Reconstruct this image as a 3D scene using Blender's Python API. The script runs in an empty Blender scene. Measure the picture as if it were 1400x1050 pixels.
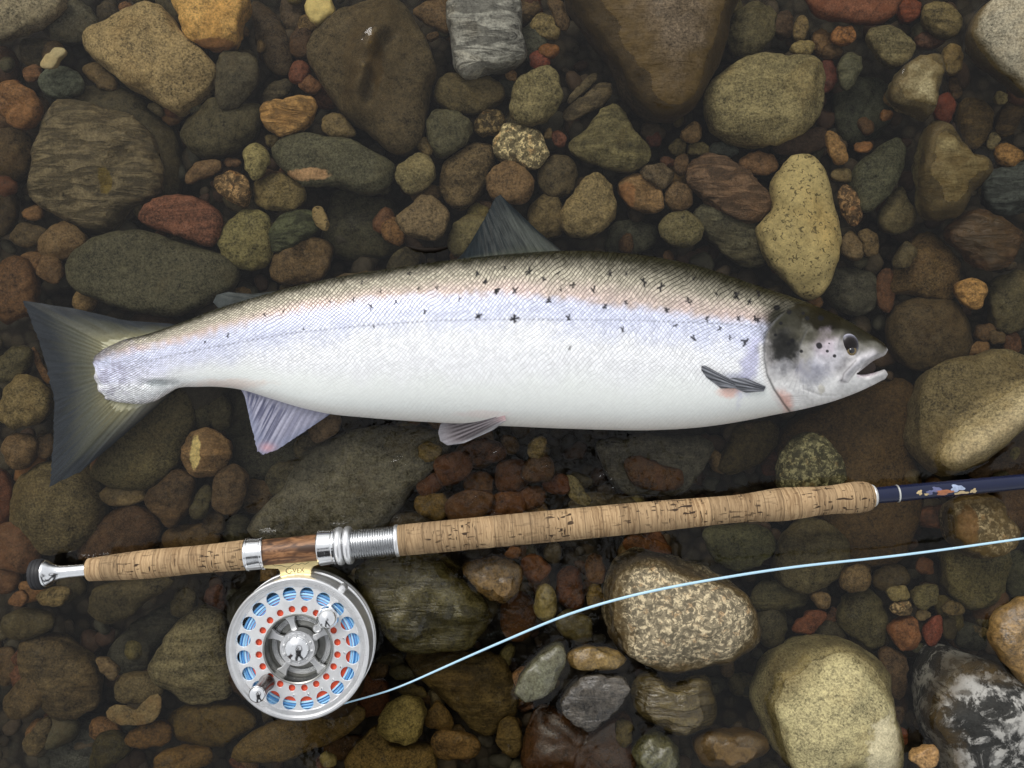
import bpy, bmesh, math, random
import numpy as np
from mathutils import Vector, Matrix, noise as mnoise
from mathutils.bvhtree import BVHTree

# ------------------------------------------------------------------ camera, sky, sun, exposure
scene = bpy.context.scene
C = scene.collection
CAM_H = 0.75                      # metres above the water, looking straight down
FRAME_W = 0.75                    # metres of water seen across the picture
PXM = FRAME_W / 1400.0            # metres for one photograph pixel at the water line
cam_d = bpy.data.cameras.new('camera')
cam = bpy.data.objects.new('camera', cam_d)
C.objects.link(cam)
cam.location = (0, 0, CAM_H)
cam.rotation_euler = (0, 0, 0)
cam_d.sensor_width = 36.0
cam_d.lens = 36.0 * CAM_H / FRAME_W
cam_d.clip_start = 0.01
cam_d.clip_end = 200.0
scene.camera = cam

SUN_EL, SUN_AZ = math.radians(42), math.radians(-28)     # azimuth from +Y (up the picture) towards +X
world = bpy.data.worlds.new('World')
scene.world = world
world.use_nodes = True
wn = world.node_tree
wn.nodes.clear()
sky = wn.nodes.new('ShaderNodeTexSky')
sky.sky_type = 'NISHITA'
sky.sun_disc = False
sky.sun_elevation = SUN_EL
sky.sun_rotation = SUN_AZ
sky.dust_density = 4.0
sky.ozone_density = 0.6
hsv = wn.nodes.new('ShaderNodeHueSaturation')
hsv.inputs['Saturation'].default_value = 0.22            # a cloud-covered sky
bg = wn.nodes.new('ShaderNodeBackground')
bg.inputs['Strength'].default_value = 0.10
wo = wn.nodes.new('ShaderNodeOutputWorld')
wn.links.new(sky.outputs[0], hsv.inputs['Color'])
cloud = wn.nodes.new('ShaderNodeMix')                    # an even layer of bright cloud over most of the sky
cloud.data_type = 'RGBA'
cloud.inputs[0].default_value = 0.65
cloud.inputs[7].default_value = (7.6, 7.75, 8.0, 1.0)
wn.links.new(hsv.outputs[0], cloud.inputs[6])
wn.links.new(cloud.outputs[2], bg.inputs['Color'])
wn.links.new(bg.outputs[0], wo.inputs['Surface'])

sun_d = bpy.data.lights.new('sun', 'SUN')
sun_d.energy = 1.5
sun_d.angle = math.radians(24)
sun_d.color = (1.0, 0.97, 0.93)
sun = bpy.data.objects.new('sun', sun_d)
C.objects.link(sun)
to_sun = Vector((math.sin(SUN_AZ) * math.cos(SUN_EL), math.cos(SUN_AZ) * math.cos(SUN_EL), math.sin(SUN_EL)))
sun.rotation_euler = to_sun.to_track_quat('Z', 'Y').to_euler()
sun.location = to_sun * 5

scene.view_settings.view_transform = 'Standard'
scene.view_settings.look = 'None'
scene.view_settings.gamma = 1.0
scene.view_settings.use_curve_mapping = False
scene.view_settings.exposure = 0.36
scene.render.engine = 'CYCLES'
scene.cycles.use_denoising = True
scene.cycles.max_bounces = 6
scene.cycles.adaptive_threshold = 0.02
scene.cycles.transparent_max_bounces = 12
scene.cycles.sample_clamp_indirect = 4.0

random.seed(7)
rng = np.random.default_rng(7)

# ------------------------------------------------------------------ helpers
def W(px, py, z=0.0):
    """photograph pixel -> point of the place at height z"""
    k = (CAM_H - z) / CAM_H
    return Vector(((px - 700.0) * PXM * k, (525.0 - py) * PXM * k, z))

def srgb(h):
    h = h.lstrip('#')
    out = []
    for i in (0, 2, 4):
        c = int(h[i:i + 2], 16) / 255.0
        out.append(c / 12.92 if c <= 0.04045 else ((c + 0.055) / 1.055) ** 2.4)
    return np.array(out)

def tag(o, label=None, cat=None, group=None, kind=None):
    if label: o['label'] = label
    if cat: o['category'] = cat
    if group: o['group'] = group
    if kind: o['kind'] = kind
    return o

def empty(name, loc=(0, 0, 0)):
    o = bpy.data.objects.new(name, None)
    o.empty_display_size = 0.02
    o.location = loc
    C.objects.link(o)
    return o

def mesh_obj(name, verts, faces, mat=None, parent=None, smooth=True):
    me = bpy.data.meshes.new(name)
    if isinstance(verts, np.ndarray):
        verts = verts.tolist()
    me.from_pydata([tuple(v) for v in verts], [], faces)
    me.update()
    if smooth:
        me.polygons.foreach_set('use_smooth', [True] * len(me.polygons))
    o = bpy.data.objects.new(name, me)
    C.objects.link(o)
    if mat: me.materials.append(mat)
    if parent is not None: o.parent = parent
    return o

def bm_obj(name, bm, mat=None, parent=None, smooth=False):
    me = bpy.data.meshes.new(name)
    bm.normal_update()
    bm.to_mesh(me)
    bm.free()
    if smooth:
        me.polygons.foreach_set('use_smooth', [True] * len(me.polygons))
    o = bpy.data.objects.new(name, me)
    C.objects.link(o)
    if mat: me.materials.append(mat)
    if parent is not None: o.parent = parent
    return o

def lathe(name, prof, n, mat, parent, M=None, closed=False, smooth=True, sharp=None, caps=True):
    """prof: (radius, height) pairs turned about Z, then moved by matrix M"""
    V, F = [], []
    m = len(prof)
    for (r, h) in prof:
        for i in range(n):
            a = 2 * math.pi * i / n
            p = Vector((r * math.cos(a), r * math.sin(a), h))
            V.append(M @ p if M else p)
    for j in range(m if closed else m - 1):
        a, b = j * n, ((j + 1) % m) * n
        for i in range(n):
            k = (i + 1) % n
            F.append((a + i, a + k, b + k, b + i))
    if not closed and caps:
        if prof[0][0] > 1e-6: F.append(tuple(range(n - 1, -1, -1)))
        if prof[-1][0] > 1e-6: F.append(tuple((m - 1) * n + i for i in range(n)))
    o = mesh_obj(name, V, F, mat, parent, smooth)
    if smooth:
        try:
            o.data.set_sharp_from_angle(angle=math.radians(sharp or 35))
        except Exception:
            pass
    return o

def tube(name, pts, radii, n, mat, parent=None):
    V, F = [], []
    m = len(pts)
    for j, p in enumerate(pts):
        p = Vector(p)
        t = (Vector(pts[min(j + 1, m - 1)]) - Vector(pts[max(j - 1, 0)])).normalized()
        u = t.cross(Vector((0, 0, 1)))
        if u.length < 1e-5: u = Vector((1, 0, 0))
        u.normalize()
        w = u.cross(t)
        r = radii[j] if hasattr(radii, '__len__') else radii
        for i in range(n):
            a = 2 * math.pi * i / n
            V.append(p + u * (r * math.cos(a)) + w * (r * math.sin(a)))
    for j in range(m - 1):
        for i in range(n):
            k = (i + 1) % n
            F.append((j * n + i, j * n + k, (j + 1) * n + k, (j + 1) * n + i))
    F.append(tuple(range(n - 1, -1, -1)))
    F.append(tuple((m - 1) * n + i for i in range(n)))
    return mesh_obj(name, V, F, mat, parent)

def prism(name, poly, z0, z1, mat, parent, bevel=0.0):
    bm = bmesh.new()
    bot = [bm.verts.new((x, y, z0)) for x, y in poly]
    top = [bm.verts.new((x, y, z1)) for x, y in poly]
    bm.faces.new(top)
    bm.faces.new(bot[::-1])
    n = len(poly)
    for i in range(n):
        k = (i + 1) % n
        bm.faces.new((bot[i], bot[k], top[k], top[i]))
    bmesh.ops.recalc_face_normals(bm, faces=bm.faces)
    if bevel:
        bmesh.ops.bevel(bm, geom=list(bm.edges), offset=bevel, segments=2, affect='EDGES', profile=0.6)
    return bm_obj(name, bm, mat, parent)

_lat = {}
def vnoise(x, y, scale, seed=0):
    """smooth value noise in 0..1 over pixel coordinates"""
    if seed not in _lat:
        _lat[seed] = np.random.default_rng(1000 + seed).random((256, 256))
    L = _lat[seed]
    u, v = np.asarray(x) / scale + 500.0, np.asarray(y) / scale + 500.0
    iu, iv = np.floor(u).astype(int), np.floor(v).astype(int)
    fu, fv = u - iu, v - iv
    fu, fv = fu * fu * (3 - 2 * fu), fv * fv * (3 - 2 * fv)
    a, b = L[iu % 256, iv % 256], L[(iu + 1) % 256, iv % 256]
    c, d = L[iu % 256, (iv + 1) % 256], L[(iu + 1) % 256, (iv + 1) % 256]
    return (a * (1 - fu) + b * fu) * (1 - fv) + (c * (1 - fu) + d * fu) * fv

def fbm(x, y, sc, seed):
    return 0.5 * vnoise(x, y, sc, seed) + 0.3 * vnoise(x, y, sc * 0.45, seed + 50) + 0.2 * vnoise(x, y, sc * 0.2, seed + 90)

def sstep(a, b, x):
    t = np.clip((np.asarray(x, float) - a) / (b - a), 0, 1)
    return t * t * (3 - 2 * t)

# ------------------------------------------------------------------ material helpers
class NT:
    def __init__(self, name):
        self.m = bpy.data.materials.new(name)
        self.m.use_nodes = True
        self.t = self.m.node_tree
        self.t.nodes.clear()
        self.out = self.t.nodes.new('ShaderNodeOutputMaterial')
    def n(self, typ, **kw):
        nd = self.t.nodes.new('ShaderNode' + typ)
        for k, v in kw.items():
            setattr(nd, k, v)
        return nd
    def put(self, sock, v):
        if isinstance(v, bpy.types.NodeSocket):
            self.t.links.new(v, sock)
        elif v is not None:
            if hasattr(sock.default_value, '__len__') and hasattr(v, '__len__') and len(sock.default_value) == 4 and len(v) == 3:
                v = (*v, 1.0)
            sock.default_value = v
    def math(self, op, a, b=None, c=None, clamp=False):
        nd = self.n('Math', operation=op, use_clamp=clamp)
        for i, v in enumerate((a, b, c)):
            if v is not None: self.put(nd.inputs[i], v)
        return nd.outputs[0]
    def vmath(self, op, a, b=None):
        nd = self.n('VectorMath', operation=op)
        self.put(nd.inputs[0], a)
        if b is not None:
            if op == 'SCALE': self.put(nd.inputs['Scale'], b)
            else: self.put(nd.inputs[1], b)
        return nd.outputs[0]
    def mix(self, f, a, b, blend='MIX'):
        nd = self.n('Mix', data_type='RGBA', blend_type=blend)
        nd.clamp_factor = True
        self.put(nd.inputs[0], f)
        self.put(nd.inputs[6], a)
        self.put(nd.inputs[7], b)
        return nd.outputs[2]
    def noise(self, vec, scale, detail=2.0, rough=0.5, dist=0.0):
        nd = self.n('TexNoise')
        self.put(nd.inputs['Vector'], vec)
        self.put(nd.inputs['Scale'], scale)
        nd.inputs['Detail'].default_value = detail
        nd.inputs['Roughness'].default_value = rough
        nd.inputs['Distortion'].default_value = dist
        return nd.outputs['Fac']
    def vor(self, vec, scale, feature='F1', out='Distance', rnd=1.0):
        nd = self.n('TexVoronoi', feature=feature)
        self.put(nd.inputs['Vector'], vec)
        self.put(nd.inputs['Scale'], scale)
        nd.inputs['Randomness'].default_value = rnd
        return nd.outputs[out]
    def ramp(self, v, a, b, lo=0.0, hi=1.0):
        nd = self.n('MapRange', interpolation_type='SMOOTHSTEP')
        for i, x in enumerate((v, a, b, lo, hi)):
            self.put(nd.inputs[i], x)
        return nd.outputs[0]
    def attr(self, name, kind='GEOMETRY', out='Fac'):
        nd = self.n('Attribute', attribute_type=kind, attribute_name=name)
        return nd.outputs[out]
    def bump(self, h, strength=0.3, dist=0.001, normal=None):
        nd = self.n('Bump')
        nd.inputs['Strength'].default_value = strength
        nd.inputs['Distance'].default_value = dist
        self.put(nd.inputs['Height'], h)
        if normal is not None: self.put(nd.inputs['Normal'], normal)
        return nd.outputs[0]
    def finish(self, color, rough=0.5, metal=0.0, spec=0.5, normal=None, coat=0.0, **kw):
        p = self.n('BsdfPrincipled')
        self.put(p.inputs['Base Color'], color)
        self.put(p.inputs['Roughness'], rough)
        self.put(p.inputs['Metallic'], metal)
        self.put(p.inputs['Specular IOR Level'], spec)
        if coat: 
            p.inputs['Coat Weight'].default_value = coat
            p.inputs['Coat Roughness'].default_value = 0.12
        if normal is not None: self.put(p.inputs['Normal'], normal)
        for k, v in kw.items(): self.put(p.inputs[k.replace('_', ' ')], v)
        self.t.links.new(p.outputs[0], self.out.inputs['Surface'])
        self.p = p
        return self.m

def stone_material(kind):
    t = NT('stone_' + kind)
    tc = t.n('TexCoord').outputs['Object']
    oi = t.n('ObjectInfo')
    rnd = oi.outputs['Random']
    comb = t.n('CombineXYZ')
    t.put(comb.inputs[0], t.math('MULTIPLY', rnd, 7.3))
    t.put(comb.inputs[1], t.math('MULTIPLY', rnd, 3.1))
    t.put(comb.inputs[2], t.math('MULTIPLY', rnd, 5.7))
    P = t.vmath('ADD', tc, comb.outputs[0])
    col = oi.outputs['Color']
    big = t.noise(P, 32, 5, 0.62)
    mid = t.noise(P, 170, 4, 0.7)
    fine = t.noise(P, 620, 3, 0.7)
    def tone(*terms):
        v = 1.0
        for s, a in terms:
            v = t.math('ADD', t.math('MULTIPLY', t.math('SUBTRACT', s, 0.5), a), v)
        return t.math('MAXIMUM', v, 0.12)
    def mulv(c, v):
        return t.vmath('SCALE', c, v)
    hgt = t.math('ADD', t.math('MULTIPLY', mid, 0.6), t.math('MULTIPLY', fine, 0.5))
    a_big, a_mid, a_fine = {'plain': (1.5, 2.4, 2.8), 'grain': (1.3, 2.2, 3.4), 'band': (1.2, 1.8, 2.0), 'granite': (0.6, 0.6, 0.7),
                            'spots': (0.8, 1.0, 1.2), 'lichen': (0.9, 1.2, 1.2), 'rust': (1.7, 2.4, 2.6), 'quartz': (0.8, 0.8, 0.6)}[kind]
    base = mulv(col, tone((big, a_big), (mid, a_mid), (fine, a_fine)))
    # ochre and grey staining that differs over one stone
    stain = t.ramp(t.noise(P, 22, 5, 0.62, 0.6), 0.48, 0.70)
    base = t.mix(t.math('MULTIPLY', stain, 0.45), base, mulv(t.mix(1.0, col, (1.12, 0.96, 0.74), 'MULTIPLY'), tone((mid, 1.2), (fine, 1.0))))
    pale = t.ramp(t.noise(P, 55, 5, 0.7), 0.58, 0.78)
    base = t.mix(t.math('MULTIPLY', pale, 0.5), base, mulv(t.mix(0.4, col, (0.20, 0.19, 0.16)), tone((fine, 1.2))))
    if kind in ('plain', 'grain'):
        mpb = t.n('Mapping')
        t.put(mpb.inputs['Vector'], P)
        mpb.inputs['Scale'].default_value = (0.16, 1.0, 0.6)
        rb_ = t.n('CombineXYZ')
        t.put(rb_.inputs[2], t.math('MULTIPLY', rnd, 6.283))
        t.put(mpb.inputs['Rotation'], rb_.outputs[0])
        lay = t.ramp(t.noise(mpb.outputs[0], 110, 5, 0.65, 0.7), 0.38, 0.62)
        amt = t.ramp(t.math('FRACT', t.math('MULTIPLY', rnd, 37.7)), 0.45, 0.95)
        base = mulv(base, t.math('ADD', 1.0, t.math('MULTIPLY', t.math('SUBTRACT', lay, 0.5), t.math('MULTIPLY', amt, 0.7))))
        hgt = t.math('ADD', hgt, t.math('MULTIPLY', lay, t.math('MULTIPLY', amt, 0.8)))
    if kind == 'grain':
        g = t.ramp(t.noise(P, 520, 2, 0.7), 0.52, 0.66)
        base = t.mix(t.math('MULTIPLY', g, 0.6), base, mulv(col, 1.8))
        d = t.ramp(t.noise(t.vmath('ADD', P, (3, 1, 2)), 420, 2, 0.7), 0.55, 0.68)
        base = t.mix(t.math('MULTIPLY', d, 0.6), base, mulv(col, 0.35))
    if kind == 'granite':
        w = t.ramp(t.noise(P, 260, 3, 0.7, 0.8), 0.47, 0.58)
        d = t.ramp(t.noise(t.vmath('ADD', P, (5, 2, 1)), 230, 3, 0.7, 0.5), 0.46, 0.55)
        o = t.ramp(t.noise(t.vmath('ADD', P, (1, 6, 1)), 120, 3, 0.6), 0.55, 0.7)
        base = t.mix(t.math('MULTIPLY', w, 0.85), mulv(col, 0.55), mulv(col, t.math('ADD', 1.0, t.math('MULTIPLY', fine, 1.5))))
        base = t.mix(t.math('MULTIPLY', o, 0.4), base, mulv(t.mix(1.0, col, (1.4, 0.95, 0.6), 'MULTIPLY'), 1.1))
        base = t.mix(t.math('MULTIPLY', d, 0.85), base, mulv(col, 0.16))
    if kind == 'spots':
        d = t.ramp(t.noise(P, 270, 2, 0.55, 1.2), 0.58, 0.64)
        base = t.mix(t.math('MULTIPLY', d, 0.9), base, mulv(col, 0.22))
    if kind in ('band',):
        mp = t.n('Mapping')
        t.put(mp.inputs['Vector'], P)
        mp.inputs['Scale'].default_value = (0.22, 1.0, 0.5)
        rot = t.n('CombineXYZ')
        t.put(rot.inputs[2], t.attr('band_angle', 'OBJECT'))
        t.put(mp.inputs['Rotation'], rot.outputs[0])
        bn = t.noise(mp.outputs[0], 150, 4, 0.62, 0.9)
        dk = t.ramp(bn, 0.40, 0.60)
        base = mulv(base, t.math('ADD', 0.55, t.math('MULTIPLY', dk, 0.8)))
        hgt = t.math('ADD', hgt, t.math('MULTIPLY', dk, 1.2))
    if kind == 'lichen':
        wn_ = t.noise(P, 42, 6, 0.72, 0.5)
        l = t.ramp(wn_, 0.46, 0.53)
        h_ = t.ramp(t.noise(P, 130, 3, 0.6), 0.40, 0.55)
        base = t.mix(t.math('MULTIPLY', l, t.math('ADD', 0.25, t.math('MULTIPLY', h_, 0.65))), base, (0.40, 0.39, 0.36))
        hgt = t.math('ADD', hgt, l)
    if kind == 'rust':
        r = t.ramp(t.noise(P, 90, 4, 0.7), 0.45, 0.65)
        base = t.mix(t.math('MULTIPLY', r, 0.6), base, mulv(t.mix(1.0, col, (1.12, 0.92, 0.76), 'MULTIPLY'), 1.1))
    # one vein or stained patch of its own where a stone has it
    pd = t.vmath('MULTIPLY', t.vmath('SUBTRACT', tc, t.attr('patch_at', 'OBJECT', 'Vector')), t.attr('patch_inv', 'OBJECT', 'Vector'))
    pl_ = t.n('VectorMath', operation='LENGTH')
    t.put(pl_.inputs[0], pd)
    pf = t.math('SUBTRACT', 1.0, t.ramp(t.math('ADD', pl_.outputs['Value'], t.math('MULTIPLY', t.math('SUBTRACT', t.noise(P, 120, 4, 0.65), 0.5), 1.3)), 0.75, 1.05))
    base = t.mix(t.math('MULTIPLY', pf, 0.9), base, mulv(t.attr('patch_col', 'OBJECT', 'Color'), tone((mid, 1.4), (fine, 1.6))))
    # dry crown above the water line, ochre algae band at the water line
    geo = t.n('NewGeometry')
    sx = t.n('SeparateXYZ')
    t.put(sx.inputs[0], geo.outputs['Position'])
    zz = t.math('ADD', sx.outputs[2], t.math('MULTIPLY', t.math('SUBTRACT', big, 0.5), 0.016))
    dry = t.math('MULTIPLY', t.ramp(zz, 0.006, 0.016), t.attr('dry', 'OBJECT'))
    rim = t.math('MULTIPLY', t.math('MULTIPLY', t.ramp(zz, -0.022, -0.008), t.math('SUBTRACT', 1.0, t.ramp(zz, 0.003, 0.011))), t.attr('rim', 'OBJECT'))
    base = t.mix(t.math('MULTIPLY', rim, t.math('ADD', 0.50, t.math('MULTIPLY', mid, 0.6))), base, t.mix(mid, (0.030, 0.019, 0.006), (0.105, 0.066, 0.020)))
    bright = t.mix(0.35, mulv(base, 1.45), mulv(t.mix(0.5, col, (0.3, 0.28, 0.24)), tone((fine, 1.2))))
    base = t.mix(dry, base, bright)
    wetness = t.attr('wet', 'OBJECT')
    rough = t.math('SUBTRACT', t.math('ADD', 0.62, t.math('MULTIPLY', dry, 0.25)), t.math('MULTIPLY', wetness, 0.42))
    spec = t.math('ADD', 0.16, t.math('MULTIPLY', wetness, 0.45))
    bstr = {'granite': 0.7, 'grain': 0.8, 'spots': 0.6, 'lichen': 0.8}.get(kind, 0.7)
    nb = t.bump(t.math('ADD', hgt, t.math('MULTIPLY', big, 1.5)), bstr, 0.0012)
    return t.finish(base, rough, 0.0, spec, nb)

STONE_KINDS = ('plain', 'grain', 'band', 'granite', 'spots', 'lichen', 'rust', 'quartz')
SM = {k: stone_material(k) for k in STONE_KINDS}

def simple_material(name, col, rough=0.4, metal=0.0, spec=0.5, mottle=0.25, scale=120, bump=0.1, coat=0.0):
    t = NT(name)
    tc = t.n('TexCoord').outputs['Object']
    nz = t.noise(tc, scale, 4, 0.6)
    c = t.vmath('SCALE', tuple(col), t.math('ADD', 1 - mottle / 2, t.math('MULTIPLY', nz, mottle)))
    r = t.math('ADD', rough - 0.06, t.math('MULTIPLY', t.noise(tc, scale * 3, 3, 0.6), 0.12))
    return t.finish(c, r, metal, spec, t.bump(nz, bump, 0.0005) if bump else None, coat)

# ------------------------------------------------------------------ riverbed and its stones
# regions of the photograph in which the outlines were read: origin and pixels per unit
REG = {'A': (0, 0, 470 / 1400), 'B': (350, 0, 470 / 1400), 'C': (700, 0, 470 / 1400), 'D': (930, 0, 470 / 1400),
       'E': (0, 300, 470 / 1400), 'F': (930, 300, 470 / 1400), 'G': (0, 550, 470 / 1400), 'H': (0, 750, 400 / 1400),
       'I': (380, 750, 400 / 1400), 'J': (680, 750, 400 / 1400), 'K': (700, 560, 470 / 1400), 'M': (1000, 750, 400 / 1400),
       'N': (1000, 520, 400 / 1400), 'Z': (0, 0, 1.0)}
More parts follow.
